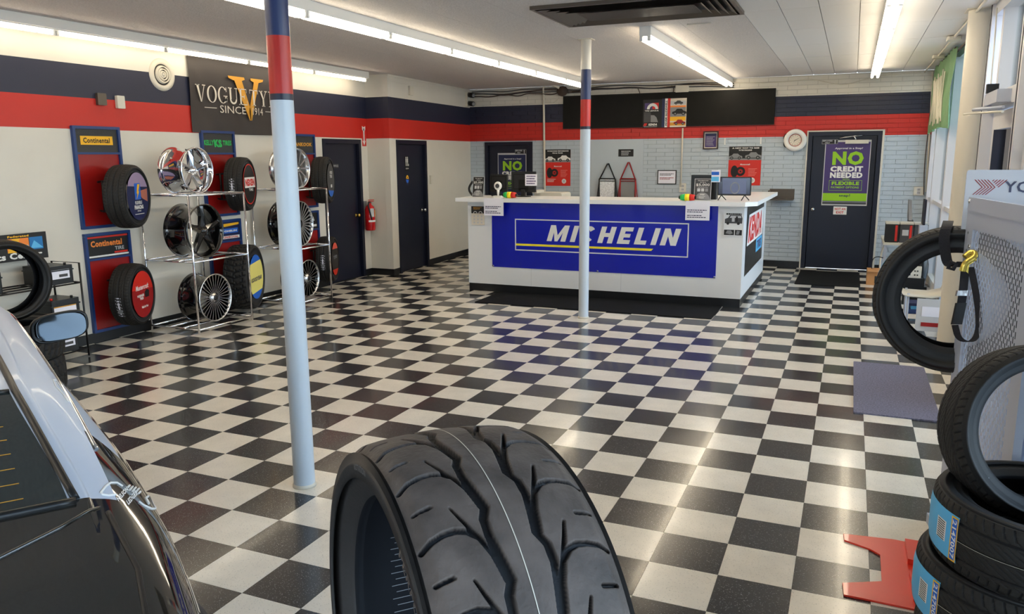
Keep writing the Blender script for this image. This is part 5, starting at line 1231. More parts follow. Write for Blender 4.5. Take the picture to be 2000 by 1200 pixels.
# ================================================================== LEFT WALL DISPLAY PANELS
def wall_panel(y0, z0, label, kind, dy=.535, dz=.99):
    M = frame((LX, y0, z0), (1, 0, 0)); t = thing('tire_wall_panel', label, 'display panel', frame((LX, y0+dy/2, z0), (1, 0, 0)), 'red wall display panels')
    f = .028; d = .035; hd = .25
    b = MB().rbox((0, 0, 0), (dy, f, d), .006, M_bluef, M, ax=2).rbox((0, dz-f, 0), (dy, dz, d), .006, M_bluef, M).box((0, f, 0), (f, dz-f, d), M_bluef, M).box((dy-f, f, 0), (dy, dz-f, d), M_bluef, M).box((f, dz-hd-.02, 0), (dy-f, dz-hd, d), M_bluef, M)
    obj('frame', b, t); obj('red_board', MB().box((f, f, .002), (dy-f, dz-hd-.02, .012), M_redp, M), t); obj('header_board', MB().box((f, dz-hd, .002), (dy-f, dz-f, .016), M_dgrey, M), t)
    c = Canvas(M @ Matrix.Translation((0, 0, .017))); a, e = f, dy-f; h0, h1 = dz-hd, dz-f; hh = h1-h0
    if kind == 0: c.rect('badge', .085, h0+hh*.32, dy-.085, h0+hh*.70, M_yel); c.text('lettering', 'Continental', .115, h0+hh*.40, dy-.12, h0+hh*.63, M_ink, 2, .03)
    if kind == 1:
        c.rect('badge', a, h0, e, h1, M_ink); c.rect('badge', a, h1-.025, e, h1-.008, M_pr, 2); c.rect('badge', a, h0+.008, e, h0+.025, M_pw, 2); c.text('lettering', 'Continental', .07, h0+hh*.50, dy-.10, h0+hh*.78, M_or, 2, .04); c.text('lettering', 'TIRE', dy-.19, h0+hh*.28, dy-.08, h0+hh*.44, M_lg, 2, .02); c.rect('badge', dy-.2, h0+hh*.14, dy-.04, h0+hh*.22, M_pr, 3)
    if kind == 2: c.text('lettering', 'KELLY', .05, h0+hh*.38, .20, h0+hh*.64, M_kg, 2, .04); c.text('lettering', 'TIRES', dy-.19, h0+hh*.38, dy-.05, h0+hh*.64, M_kg, 2, .04); c.text('lettering', 'KS', .21, h0+hh*.28, dy-.20, h0+hh*.68, M_kg, 3, .06, -.15)
    if kind == 3:
        c.rect('badge', a, h0, e, h1, M_pn); c.poly('badge', [(a, h1-.03), (e, h1-.015), (e, h1-.04), (a, h1-.075)], M_yel, 2); c.rect('badge', .17, h0+.085, dy-.05, h1-.08, M_pb, 2); c.text('lettering', 'MICHELIN', .19, h0+.10, dy-.07, h1-.10, M_pw, 3, .05, .1); c.rect('badge', .2, h0+.02, e, h0+.055, M_pw, 2); c.text('lettering', 'UNIROYAL', .24, h0+.025, e-.02, h0+.05, M_pr, 3, .04)
    if kind == 4: c.text('lettering', 'HANKOOK', .06, h0+hh*.40, dy-.06, h0+hh*.62, M_gold, 2, .04, .1)
    if kind == 5: c.rect('badge', a, h0, e, h1, M_ink); c.rect('badge', .3, h0+.03, e-.02, h0+.06, M_pw, 2); c.poly('badge', [(dy-.14, h1-.11), (dy-.09, h1-.11), (dy-.115, h1-.05)], M_pw, 2); c.text('lettering', 'RADIAL', .06, h0+.10, .3, h0+.16, M_lg, 2)
    c.done(t)
    return t
wall_panel(.615, 1.135, 'red wall display panel with a yellow header badge, upper left', 0); wall_panel(.62, .10, 'red wall display panel with orange header lettering, lower left', 1)
wall_panel(2.245, 1.135, 'red wall display panel with green header lettering under the dark banner', 2); wall_panel(2.25, .10, 'red wall display panel with blue and yellow header behind the black wheel', 3)
wall_panel(3.80, 1.135, 'red wall display panel with gold header lettering behind the near pole', 4); wall_panel(3.80, .10, 'red wall display panel with black header, lowest one near the office door', 5)

def hook(y, z, label):
    t = thing('tire_bracket', label, 'bracket', (LX+.03, y, z), 'black tire brackets'); x = LX+.04
    obj('bar', MB().tube([(x-.02, y, z+.14), (x+.05, y, z+.15), (x+.20, y+.03, z+.15)], .011, M_black, 8, smooth_path=1).tube([(x+.04, y, z+.15), (x+.04, y, z-.15)], .012, M_black, 8).tube([(x-.02, y, z-.14), (x+.05, y, z-.15), (x+.20, y+.03, z-.15)], .011, M_black, 8, smooth_path=1), t); return t
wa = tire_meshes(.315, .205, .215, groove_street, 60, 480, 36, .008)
AZ = rad(24)
def wall_tire(px_, py_, R, label, meshes, s=1.0, xx=-6.80):
    p = P(px_, py_, 0, xx); M = axM(p, AZ) @ Matrix.Scale(s, 4) if 0 else axM(p, AZ)
    return make_tire('tire', label, M, meshes, 'display tires on the wall'), M
def disc_canvas(M, W): return Canvas(M @ Matrix.Translation((0, 0, W*.5+.0015)))
W1 = .205
t, M = wall_tire(249, 384, .315, 'display tire with a purple picture disc on the upper left panel', wa); c = disc_canvas(M, W1); k = .235
c.disc('face_insert', 0, 0, k, M_pn, 1, n=40); c.disc('face_insert', 0, .0, k, mat('dusk print', RGB(150, 130, 160), .4), 2, n=24, a0=.12*PI, a1=.88*PI); c.poly('face_insert', [(.02, .05), (.21, .07), (.20, -.06), (.08, -.02)], mat('rust print', RGB(176, 104, 84), .4), 2)
c.rect('emblem', -.07, -.03, .06, .13, M_pb, 3); c.poly('emblem', [(0, .12), (.05, .12), (.01, .05), (.03, .05), (-.04, -.03), (-.015, .03), (-.03, .03)], M_yel, 4)
c.text('lettering', 'FLEXIBLE', -.08, -.075, .07, -.045, M_pw, 4, .03); c.text('lettering', 'FINANCING', -.10, -.125, .09, -.085, M_pw, 4, .05); c.text('lettering', 'OPTIONS', -.045, -.15, .035, -.135, M_pw, 4); c.rect('lettering', -.10, -.175, .1, -.17, M_pw, 4); c.done(t)
M_a = [M_pw, M_ink, M_grey]
def tlabel(t, R, ang, w_=.055): mb = MB().lathe([(R-.001, -w_/2), (R-.001, w_/2)], M_pap, 10, a0=ang-.33, a1=ang+.33).lathe([(R, -w_/2+.006), (R, w_/2-.006)], M_grey, 6, a0=ang+.06, a1=ang+.2).lathe([(R, -w_/2+.006), (R, w_/2-.006)], M_ink, 2, a0=ang-.2, a1=ang-.17).lathe([(R, -w_/2+.01), (R, w_/2-.01)], M_dg, 2, a0=ang-.3, a1=ang-.24).lathe([(R, -w_/2+.01), (R, w_/2-.01)], M_dg, 2, a0=ang+.24, a1=ang+.29); obj('tread_label', mb, t, local=True)
hook(P(198, 384, 0, LX+.05).y, P(198, 384, 0, LX+.05).z, 'black bar bracket behind the tire with the purple picture disc')
t, M = wall_tire(259, 575, .305, 'display tire with a red picture disc on the lower left panel', wa); c = disc_canvas(M, W1); c.disc('face_insert', 0, 0, k, M_dkred, 1, n=40); c.disc('face_insert', 0, 0, k, M_pr, 2, n=24, a0=.05*PI, a1=.95*PI)
c.text('lettering', 'Mastercraft', -.15, .05, .13, .10, M_pw, 3, .02, .2); c.text('lettering', 'PASSENGER', -.13, -.02, .02, .005, M_pw, 3, .04); c.text('lettering', 'TIRES', -.08, -.05, .0, -.025, M_pw, 3, .04); c.poly('emblem', [(.04, -.04), (.13, -.04), (.14, .02), (.09, .04), (.04, .02)], M_ink, 3); c.text('lettering', 'Made for Real', -.05, -.14, .09, -.115, M_pw, 3, .03); c.done(t); tlabel(t, .315, PI+.28)
hook(P(217, 575, 0, LX+.05).y, P(217, 575, 0, LX+.05).z, 'black bar bracket behind the tire with the red picture disc')
t, M = wall_tire(470, 360, .315, 'display tire with a black and red ringed disc under the dark banner', wa); c = disc_canvas(M, W1); c.disc('face_insert', 0, 0, .235, M_pr, 1, n=40); c.disc('face_insert', 0, 0, .222, M_ink, 2, n=40); c.text('lettering', 'NEXEN', -.16, -.02, .18, .06, M_pr, 4, .07); c.rect('badge', -.18, -.04, .2, .08, M_pw, 3); c.text('lettering', 'TIRE', -.04, -.08, .12, -.05, M_pw, 3); c.done(t); tlabel(t, .315, PI+.1)
hook(P(428, 365, 0, LX+.05).y, P(428, 365, 0, LX+.05).z, 'black bar bracket behind the tire with the black disc')
mud = tire_meshes(.385, .27, .235, groove_mud, 34, 480, 54, .014)
t, M = wall_tire(478, 541, .385, 'chunky off road display tire with a blue and yellow disc', mud, xx=-6.72); c = disc_canvas(M, .27); c.disc('face_insert', 0, 0, .262, M_pb, 1, n=44)
c.poly('face_insert', [(.262*math.cos(a), .262*math.sin(a)) for a in np.linspace(-.22*PI, .25*PI, 8)]+[(.262*math.cos(a), .262*math.sin(a)) for a in np.linspace(.78*PI, 1.25*PI, 8)], mat('pale yellow print', RGB(226, 214, 120), .5), 2); c.text('lettering', 'GOODYEAR', -.2, -.05, .2, .0, M_pn, 3, .05, .15); c.done(t)
t, M = wall_tire(631, 352, .345, 'display tire with a dark blue disc beside the first navy door', wa, xx=-6.80); c = disc_canvas(M, W1); c.disc('face_insert', 0, 0, .225, M_dg, 1, n=40); c.disc('face_insert', 0, 0, .225, M_pb, 2, n=20, a0=1.2*PI, a1=1.8*PI); c.text('lettering', 'HYBRID', -.06, .08, .1, .12, M_pw, 3, .04); c.text('lettering', 'TIRE', -.06, .03, .08, .07, M_pw, 3, .04); c.rect('lettering', -.02, -.1, .06, -.06, M_pw, 3); c.done(t)
t, M = wall_tire(640, 506, .345, 'display tire with a black and red disc low beside the first navy door', wa, xx=-6.80); c = disc_canvas(M, W1); c.disc('face_insert', 0, 0, .225, M_ink, 1, n=40); c.disc('face_insert', 0, 0, .225, M_ored, 2, n=20, a0=.2*PI, a1=.8*PI); c.disc('face_insert', 0, 0, .225, M_ored, 2, n=20, a0=1.2*PI, a1=1.8*PI); c.text('lettering', 'TOYO', -.12, .0, .12, .05, M_grey, 3, .04); c.done(t); tlabel(t, .315, PI+.05)
for y_, z_, lb in ((P(601, 365, 0, LX+.05).y, P(601, 365, 0, LX+.05).z, 'black bar bracket behind the tire with the dark blue disc'), (P(610, 510, 0, LX+.05).y, P(610, 510, 0, LX+.05).z, 'black bar bracket behind the lowest tire near the office door'), (P(444, 530, 0, LX+.05).y+.1, P(444, 530, 0, LX+.05).z, 'black bar bracket behind the off road tire')): hook(y_, z_, lb)

# ================================================================== WHEELS AND CHROME RACKS
def rack(x0, x1, y0, y1, zs, label):
    t = thing('chrome_rack', label, 'rack', ((x0+x1)/2, (y0+y1)/2, 0), 'chrome wheel racks'); zt = zs[-1]
    for x in (x0, x1):
        for y in (y0, y1): obj('post', MB().cyl((x, y, 0), (x, y, zt), .011, M_chrome, 12), t)
    for z in zs:
        b = MB()
        for x in (x0, x1, x0+.36*(x1-x0), x0+.64*(x1-x0)): b.cyl((x, y0, z), (x, y1, z), .010, M_chrome, 10)
        for y in (y0, y1): b.cyl((x0, y, z), (x1, y, z), .010, M_chrome, 10)
        obj('shelf_rails', b, t)
    return t
def zat(px_, py_, y): return P(px_, py_, 1, y).z
fy0_, fy1_ = 1.30, 2.10
ra = [.05, zat(405, 515, fy0_), zat(370, 383, fy0_)]
rack(-7.00, -6.335, fy0_, fy1_, ra, 'chrome tube wheel rack, the nearer of two along the left wall')
rb_ = [.05, zat(648, 478, 3.62), zat(641, 368, 3.62)]
rack(-7.00, -6.345, 2.98, 3.62, rb_, 'chrome tube wheel rack behind the near pole, the farther of two')
def wheel(name, label, c_, R, W, n, style, mb_, mf, az=0.0):
    """axis Z towards the face"""
    M = axM(c_, az); t = thing(name, label, 'wheel', M)
    z = W/2
    prof = [(R, z), (R-.004, z+.004), (R-.012, z), (R-.02, z-.03), (R-.035, z-.05), (R-.035, -z+.03), (R-.012, -z), (R-.003, -z-.003), (R, -z+.004), (R-.022, -z+.03), (R-.028, -z+.06), (R-.05, 0), (R-.028, z-.06), (R-.02, z-.02), (R, z)]
    obj('barrel', MB().lathe(prof, mb_, 64), t, local=True)
    obj('lip', MB().lathe([(R-.001, z+.001), (R-.005, z+.007), (R-.014, z+.003), (R-.022, z-.015)], mf, 64), t, local=True)
    zf = z-.02 if style != 'deep' else z-.06
    if style in ('five', 'deep'):
        for k in range(n):
            b = MB(); A = Matrix.Rotation(2*PI*k/n+PI/2, 4, 'Z'); w0, w1 = (.030, .040) if style == 'deep' else (.045, .032)
            pr = [(.04, -w0, zf-.01), (.04, w0, zf-.01), (R*.55, w1*.8, zf+.0), (R-.02, w1, zf-.01), (R-.02, -w1, zf-.01), (R*.55, -w1*.8, zf+.0)]
            top = [A @ Vector(p) for p in pr]; ridge = [A @ Vector((.04, 0, zf+.012)), A @ Vector((R*.55, 0, zf+.018)), A @ Vector((R-.025, 0, zf+.006))]; bot = [A @ Vector((p[0], p[1]*.8, zf-.05)) for p in pr]
            b.add(top+ridge+bot, [(0, 5, 7, 6), (5, 4, 8, 7), (6, 7, 2, 1), (7, 8, 3, 2), (4, 3, 8), (0, 6, 1), (0, 9, 14, 5), (5, 14, 13, 4), (4, 13, 12, 3), (3, 12, 11, 2), (2, 11, 10, 1), (9, 10, 11, 14), (14, 11, 12, 13)], mf if style == 'deep' else mb_)
            obj('spoke', b, t, local=True)
    else:
        r0 = .055
        for k in range(n):
            A = Matrix.Rotation(2*PI*k/n, 4, 'Z'); b = MB(); w0, w1 = (.0030, .0042) if style == 'fine' else (.008, .010)
            e = .10 if style == 'twist' else 0
            pr = [(r0, -w0, zf+.012), (r0, w0, zf+.012), (R-.012, w1, z+.002), (R-.012, -w1, z+.002)]; bt = [(r0, -w0*1.6, zf-.03), (r0, w0*1.6, zf-.03), (R-.02, w1*1.5, z-.03), (R-.02, -w1*1.5, z-.03)]
            b.add([A @ Vector(p) for p in pr], [(0, 1, 2, 3)][::1], mf); b.f[-1] = b.f[-1][::-1]
            b.add([A @ Vector(p) for p in pr+bt], [(0, 3, 7, 4), (1, 5, 6, 2), (2, 6, 7, 3), (0, 4, 5, 1)], mb_)
            obj('spoke', b, t, local=True)
    hr = .07 if style == 'fine' else .05
    obj('hub', MB().lathe([(.001, zf+.02), (hr*.5, zf+.02), (hr*.55, zf+.012), (hr, zf+.008), (hr, zf-.06), (.001, zf-.06)], mf if style != 'five' else mb_, 32), t, local=True)
    obj('hub_cap', MB().lathe([(.001, zf+.028), (hr*.42, zf+.027), (hr*.5, zf+.019)], M_ink if style in ('fine', 'black') else mf, 24), t, local=True)
    if style in ('five', 'deep'):
        b = MB()
        for k in range(5): a = 2*PI*k/5+.3; b.lathe([(.001, zf+.016), (.008, zf+.014), (.009, zf+.006)], M_ink if style == 'five' else mf, 10, Matrix.Translation((.034*math.cos(a)*1.1, .034*math.sin(a)*1.1, 0)))
        obj('lug_nuts', b, t, local=True)
    return t
xw = -6.60
wheel('wheel', 'polished chrome five spoke wheel on top of the nearer rack', (xw, P(372, 338, 0, xw).y-.06, ra[2]+.24+.01), .24, .30, 5, 'deep', M_chrome, M_chrome, rad(4))
wheel('wheel', 'gloss black five spoke wheel on the middle of the nearer rack', (xw, P(380, 460, 0, xw).y, ra[1]+.285+.01), .285, .30, 5, 'five', M_gloss, M_gloss, rad(4))
wheel('wheel', 'black wheel with many thin silver spokes at the bottom of the nearer rack', (xw, P(402, 593, 0, xw).y, ra[0]+.262+.01), .262, .28, 30, 'fine', M_gloss, M_silver, rad(4))
wheel('wheel', 'brushed silver wheel on top of the farther rack', (xw, P(566, 331, 0, xw).y, rb_[2]+.245+.01), .245, .26, 10, 'silver', M_silver, M_silver, rad(4))
wheel('wheel', 'black wheel with many broad spokes on the middle of the farther rack', (xw, P(568, 437, 0, xw).y, rb_[1]+.285+.01), .285, .28, 28, 'black', M_gloss, M_silver, rad(4))
wheel('wheel', 'black wheel with silver spokes at the bottom of the farther rack', (xw, P(587, 555, 0, xw).y, rb_[0]+.24+.01), .24, .26, 20, 'fine', M_gloss, M_silver, rad(4))

# ================================================================== BATTERY RACK AND LEFT TIRES
zt = P(137, 515, 1, .19).z
t = thing('battery_rack', 'black wire battery rack against the left wall', 'rack', (-6.8, -.45, 0)); x0, x1 = -6.98, -6.62; y0, y1 = -1.15, .22
zz = [.28, .55, .90]
b = MB()
for y in (y0, y1): obj('side_frame', MB().tube([(x1, y, .01), (x1, y, .88), (x0, y, .88), (x0, y, .01)], .009, M_black, 8), t)
for z in (.08, .36, .70):
    b = MB()
    for x in (x0, x0+.12, x0+.24, x1): b.cyl((x, y0, z), (x, y1, z), .007, M_black, 8)
    for y in np.linspace(y0, y1, 5): b.cyl((x0, y, z), (x1, y, z), .007, M_black, 8)
    obj('wire_shelf', b, t)
obj('sign_post', MB().cyl((x0+.02, -.02, .86), (x0+.02, -.02, 1.12), .008, M_grey, 8).cyl((x0+.02, -.9, .86), (x0+.02, -.9, 1.12), .008, M_grey, 8), t)
def battery(y0_, z, w_, h, label, red=True):
    t = thing('car_battery', label, 'battery', (-6.78, y0_+w_/2, z), 'car batteries on the wire rack'); xa, xb = -6.94, -6.64
    obj('case', MB().rbox((xa, y0_, z), (xb, y0_+w_, z+h), .012, M_black).box((xa-.004, y0_-.004, z+h*.72), (xb+.004, y0_+w_+.004, z+h*.78), M_black), t)
    b = MB().cyl((xb-.05, y0_+.04, z+h), (xb-.05, y0_+.04, z+h+.018), .012, M_pr if red else M_black, 10).cyl((xb-.05, y0_+w_-.04, z+h), (xb-.05, y0_+w_-.04, z+h+.018), .012, M_black, 10); obj('terminals', b, t)
    c = Canvas(frame((xb+.0005, y0_+.02, z+.05), (1, 0, 0))); c.rect('label', 0, 0, w_-.06, h*.5, M_pap); c.rect('label', 0, h*.42, w_-.06, h*.5, M_gold if red else M_grey, 2); c.rect('label', (w_-.06)*.5, .015, w_-.08, .04, M_dg, 2); c.done(t)
battery(-.10, .708, .27, .165, 'black car battery on the top shelf of the wire rack', False)
battery(-.08, .368, .28, .20, 'black car battery with gold label strip on the middle shelf')
battery(-.85, .708, .36, .18, 'black car battery seen through the standing tire, top shelf')
battery(-.12, .088, .27, .18, 'black car battery on the lowest shelf behind the mirror', False)
pp = P(88, 515, 0, -6.93); 
sA = P(86, 452, 0, -6.93); sB = P(88, 503, 0, -6.93); sy0 = sA.y-1.0; sz0 = sB.z; sH = sA.z-sB.z
M = frame((-6.93, sy0, sz0), (1, 0, 0)); t, c = board('parts_sign', M, 1.0, sH, .02, M_ink, 'dark shop sign with orange and blue fields above the batteries', 'sign', edge=1)
def sg(px_, py_): q = P(px_, py_, 0, -6.91); return q.y-sy0, q.z-sz0
a = sg(14, 466); b_ = sg(55, 458); c.text('lettering', 'Federated', a[0], a[1]-.0, b_[0], b_[1], M_yel, 3, .04)
a = sg(16, 500); b_ = sg(56, 464); c.rect('orange_field', a[0], a[1]+.02, b_[0], b_[1], M_or, 1); c.poly('orange_field', [(a[0], a[1]+.02), (a[0]+.05, b_[1]), (a[0]+.12, b_[1]), (a[0]+.08, a[1]+.02)], M_yel, 2)
q_ = sg(40, 479); r_2 = sg(55, 471); c.text('lettering', 'Auto', q_[0]-.04, q_[1]-.03, r_2[0], r_2[1]-.02, M_cream, 3, .03)
a = sg(58, 488); b_ = sg(84, 461); c.rect('blue_field', a[0], a[1], b_[0]-.01, b_[1], mat('teal print', RGB(26, 110, 170), .4)); c.poly('blue_field', [(a[0]+.01, b_[1]-.1), (a[0]+.05, b_[1]-.03), (b_[0]-.01, b_[1]-.1)], M_lb, 2)
a = sg(30, 502); b_ = sg(84, 490); c.text('lettering', 'Parts Center', a[0]-.3, .018, b_[0]-.01, .075, M_pw, 3, .04); c.done(t)
wd_ = tire_meshes(.315, .26, .248, groove_street, 60, 360, 40, .008)
CL = C0 = Vector((-6.13, -.82, .895))
make_tire('tire', 'wide tire standing upright on two lying tires before the batteries', axM(CL, rad(-16)), wd_)
fl_ = tire_meshes(.37, .29, .22, groove_mud, 36, 360, 48, .012)
for k, lb in ((0, 'lower of two chunky tires lying under the upright wide tire'), (1, 'upper of two chunky tires lying under the upright wide tire')): make_tire('tire', lb, Matrix.Translation((-6.13+.02*k, -.84, .145+.29*k)), fl_, 'chunky tires lying at the left')

# ================================================================== ITEMS IN THE BACK RIGHT CORNER
t = thing('low_shelf', 'low white shelf table under the right windows', 'shelf', (.6, 7.7, 0))
obj('shelf_top', MB().box((.28, 7.35, .56), (.86, 8.5, .59), M_plast), t)
for y in (7.4, 8.45):
    for x in (.31, .83): obj('leg', MB().box((x-.015, y-.015, 0), (x+.015, y+.015, .56), M_rack), t)
for k, (x, m, lb) in enumerate(((.30, M_ink, 'black and red carton, leftmost of three on the low shelf'), (.48, M_dg, 'dark carton with a label, middle of three on the low shelf'), (.66, M_dg, 'dark carton, rightmost of three on the low shelf'))):
    t = thing('parts_box', lb, 'box', (x+.085, 7.6, .59), 'parts boxes on the shelf'); obj('carton', MB().box((x, 7.45, .59), (x+.17, 7.75, .86), m), t); obj('lid', MB().box((x-.002, 7.448, .845), (x+.172, 7.752, .866), M_plast), t)
    c = Canvas(frame((x, 7.449, .59), (0, -1, 0))); c.rect('label', .12, .02, .15, .24, M_pr); c.rect('label', .03, .1, .11, .18, M_lg, 2) if k == 1 else None; c.done(t)
b = MB().box((.10, 7.25, 0), (.34, 7.6, .20), M_card); t = solo('carton', b, 'brown cardboard carton on the floor in the right corner', 'box')
obj('label', MB().box((.20, 7.247, .03), (.32, 7.249, .13), M_ink), t); obj('flap', MB().box((.10, 7.20, .19), (.34, 7.25, .2), M_card), t)
wire('wire_hanger', [(.16, 7.5, .2), (.16, 7.5, .34), (.22, 7.5, .38), (.30, 7.5, .36)], .006, M_black, 'bent black wire standing behind the carton', 'wire')
wire('cable', [(.30, 7.9, .0+.01), (.28, 8.2, .25), (.36, 8.6, .52), (.48, BY-.03, .60)], .014, M_trim, 'pale cable rising from the floor to the low corner outlet')
solo('bag', MB().ball((.68, 6.2, .40), (.09, .11, .22), M_black, 14), 'black soft bag leaning in the corner seen through the strapped tire', 'bag')
solo('bag_stand', MB().box((.60, 6.1, 0), (.76, 6.3, .18), M_black), 'black box under the soft bag in the corner', 'box')
t = solo('power_box', MB().box((.50, 6.02, .30), (.68, 6.08, .44), M_plast), 'beige box with four sockets seen through the strapped tire', 'power strip')
obj('socket', MB().box((.515, 6.015, .33), (.56, 6.022, .42), M_ink).box((.60, 6.015, .33), (.615, 6.022, .345), M_ink).box((.63, 6.015, .33), (.645, 6.022, .345), M_ink).box((.60, 6.015, .38), (.615, 6.022, .395), M_ink).box((.63, 6.015, .38), (.645, 6.022, .395), M_ink), t)
solo('power_box_stand', MB().box((.49, 6.0, 0), (.72, 6.09, .298), M_black), 'black crate holding the beige socket box', 'crate')
t = thing('waiting_chair', 'pale curved molded chair by the windows seen through the strapped tire', 'chair', (.62, 4.2, 0))
V = []; prof = [(.36, .42), (.40, .405), (.62, .40), (.74, .43), (.80, .60), (.85, .86)]
b = MB(); vs = []; 
for x, z in prof: vs += [(x, 3.98, z), (x, 4.42, z), (x+.012, 4.42, z-.015), (x+.012, 3.98, z-.015)]
fs = []
for k in range(len(prof)-1):
    o = 4*k
    for a_, c_ in ((0, 1), (1, 2), (2, 3), (3, 0)): fs.append((o+a_, o+c_, o+4+c_, o+4+a_))
b.add(vs, fs, M_plast, True); obj('shell', b, t)
for x in (.42, .74):
    for y in (4.02, 4.38): obj('leg', MB().cyl((x, y, 0), (x, y, .42), .012, M_rack, 8), t)
obj('printed_cover', MB().box((.50, 3.97, .05), (.80, 3.975, .38), M_lg).box((.55, 3.965, .10), (.75, 3.97, .14), M_dkred).box((.55, 3.965, .2), (.75, 3.97, .3), M_pap), t)
solo('magazine_pile', MB().box((.52, 5.2, 0), (.72, 5.5, .05), M_bluef).box((.54, 5.22, .05), (.74, 5.5, .09), M_lb).box((.5, 5.2, .09), (.72, 5.46, .12), M_pn), 'pile of blue magazines on the floor by the windows', 'magazines')
b = MB().prism([(7.75, .88), (8.2, .88), (8.3, 1.15), (8.15, 1.15)], .60, .64, M_grey, Matrix(((0, 0, 1, 0), (1, 0, 0, 0), (0, 1, 0, 0), (0, 0, 0, 1)))); b.box((.60, 7.8, .60), (.66, 8.1, .88), M_dg); solo('desk_phone', b, 'grey desk device standing on the low shelf by the window', 'phone')
t = solo('laptop_lid', MB().box((.74, 7.2, .86), (.765, 7.5, 1.2), M_alud), 'dark upright panel leaning beside the cartons', 'panel'); solo('panel_stand', MB().box((.70, 7.15, 0), (.80, 7.34, .86), M_rack), 'grey pedestal under the dark upright panel', 'pedestal')

# green banner hanging inside the window
M = Matrix(((0, 0, -1, WX-.10), (-1, 0, 0, 8.35), (0, 1, 0, 2.09), (0, 0, 0, 1)))
t = thing('window_banner', 'faded green cloth banner hanging high in the back right window', 'banner', Matrix.Translation((WX-.1, 6.9, 2.09)))
Wb, Hb = 2.55, .92; nx, ny = 60, 20; V = np.zeros((ny+1, nx+1, 3))
for a in range(ny+1):
    for b_ in range(nx+1):
        u, v = b_/nx, a/ny; z = .018*math.sin(u*26+v*4)*(1-.5*v)+.012*math.sin(u*55-v*6); V[a, b_] = M @ Vector((Wb*u, Hb*v+.05*math.sin(u*PI)*(v-1)*-1-.0, z+.02))
obj('cloth', MB().grid(V, M_gcloth), t)
Mb2 = Matrix(((0, 0, -1, WX-.10-.045), (-1, 0, 0, 8.35), (0, 1, 0, 2.09), (0, 0, 0, 1))); b = MB()
for k in range(9):
    x = .35+.19*k; h0 = .12+.04*math.sin(k*2); pts = [Mb2 @ Vector((x+.12*math.sin(q*.5+k*.4), h0+.60*q/6, 0)) for q in range(7)]; b.tube(pts, .009, M_cream, 6, smooth_path=1)
obj('printed_pattern', b, t)
wire('banner_cord', [(WX-.1, 8.6, 2.97), (WX-.12, 8.3, 3.0), (WX-.12, 5.8, 3.0)], .006, M_cable, 'cord holding up the green banner', 'cord', 1)

# ================================================================== CAR
CO = Vector((-2.82, -3.66, 0)); Fv = Vector((-.88, .475, 0)).normalized(); Rv = Vector((.475, .88, 0)).normalized()
CM = Matrix((Fv, Rv*-1, (0, 0, 1))).transposed().to_4x4(); CM.translation = CO      # x forward, y left, z up
car = thing('car', 'black and silver white coupe seen from behind at the lower left', 'car', CM)
# stations: s, list of (t, z) from centre to sill ; t is to the right
ST = [
 (-1.42, [(0, .44), (.30, .44), (.48, .44), (.54, .435), (.58, .43), (.61, .42), (.62, .36), (.60, .26), (.55, .20)]),
 (-1.36, [(0, .665), (.34, .66), (.50, .655), (.575, .645), (.62, .62), (.67, .57), (.69, .45), (.67, .26), (.60, .18)]),
 (-1.22, [(0, .755), (.40, .75), (.54, .742), (.62, .725), (.68, .685), (.725, .62), (.74, .47), (.72, .25), (.64, .17)]),
 (-.92, [(0, .855), (.46, .845), (.58, .835), (.65, .815), (.72, .765), (.772, .68), (.785, .50), (.77, .25), (.68, .17)]),
 (-.60, [(0, .945), (.555, .92), (.61, .91), (.67, .888), (.755, .825), (.80, .73), (.815, .52), (.80, .25), (.70, .17)]),
 (-.09, [(0, 1.14), (.50, 1.11), (.56, 1.10), (.655, 1.05), (.75, .905), (.82, .76), (.83, .52), (.81, .25), (.70, .17)]),
 (.35, [(0, 1.225), (.50, 1.20), (.55, 1.19), (.635, 1.14), (.74, .92), (.825, .77), (.835, .52), (.81, .25), (.70, .17)]),
 (.90, [(0, 1.27), (.48, 1.25), (.54, 1.24), (.62, 1.19), (.735, .925), (.825, .78), (.835, .52), (.81, .25), (.70, .17)]),
 (1.35, [(0, 1.24), (.46, 1.22), (.52, 1.21), (.60, 1.15), (.73, .92), (.82, .78), (.83, .52), (.81, .25), (.70, .17)]),
 (1.85, [(0, .97), (.50, .95), (.58, .93), (.64, .91), (.71, .88), (.80, .77), (.82, .50), (.80, .25), (.70, .17)]),
 (2.30, [(0, .88), (.45, .87), (.55, .86), (.62, .84), (.70, .80), (.78, .70), (.80, .48), (.78, .25), (.68, .17)]),
 (2.65, [(0, .72), (.40, .71), (.50, .70), (.58, .68), (.64, .64), (.70, .56), (.72, .42), (.70, .25), (.60, .17)]),
 (2.75, [(0, .46), (.35, .46), (.45, .46), (.50, .45), (.54, .44), (.58, .42), (.60, .36), (.58, .26), (.52, .2)]),
]
def interp(vals, n):
    """Catmull-Rom through the rows of vals, n steps between neighbours"""
    vals = np.array(vals, float); out = []
    for i in range(len(vals)-1):
        p0, p1, p2, p3 = vals[max(i-1, 0)], vals[i], vals[i+1], vals[min(i+2, len(vals)-1)]
        for k in range(n):
            t_ = k/n; c_ = .5*((2*p1)+(-p0+p2)*t_+(2*p0-5*p1+4*p2-p3)*t_*t_+(-p0+3*p1-3*p2+p3)*t_**3); l_ = p1+(p2-p1)*t_
            out.append(c_*.75+l_*.25)
    out.append(vals[-1]); return np.array(out)
NS, NT = 6, 4
A = np.array([[[s, t_, z_] for t_, z_ in pr] for s, pr in ST]); A[:, :, 1] *= 1.0
A = interp(A, NS)                                   # (ns, 9, 3)
A = np.transpose(interp(np.transpose(A, (1, 0, 2)), NT), (1, 0, 2))
ns, ntt = A.shape[:2]
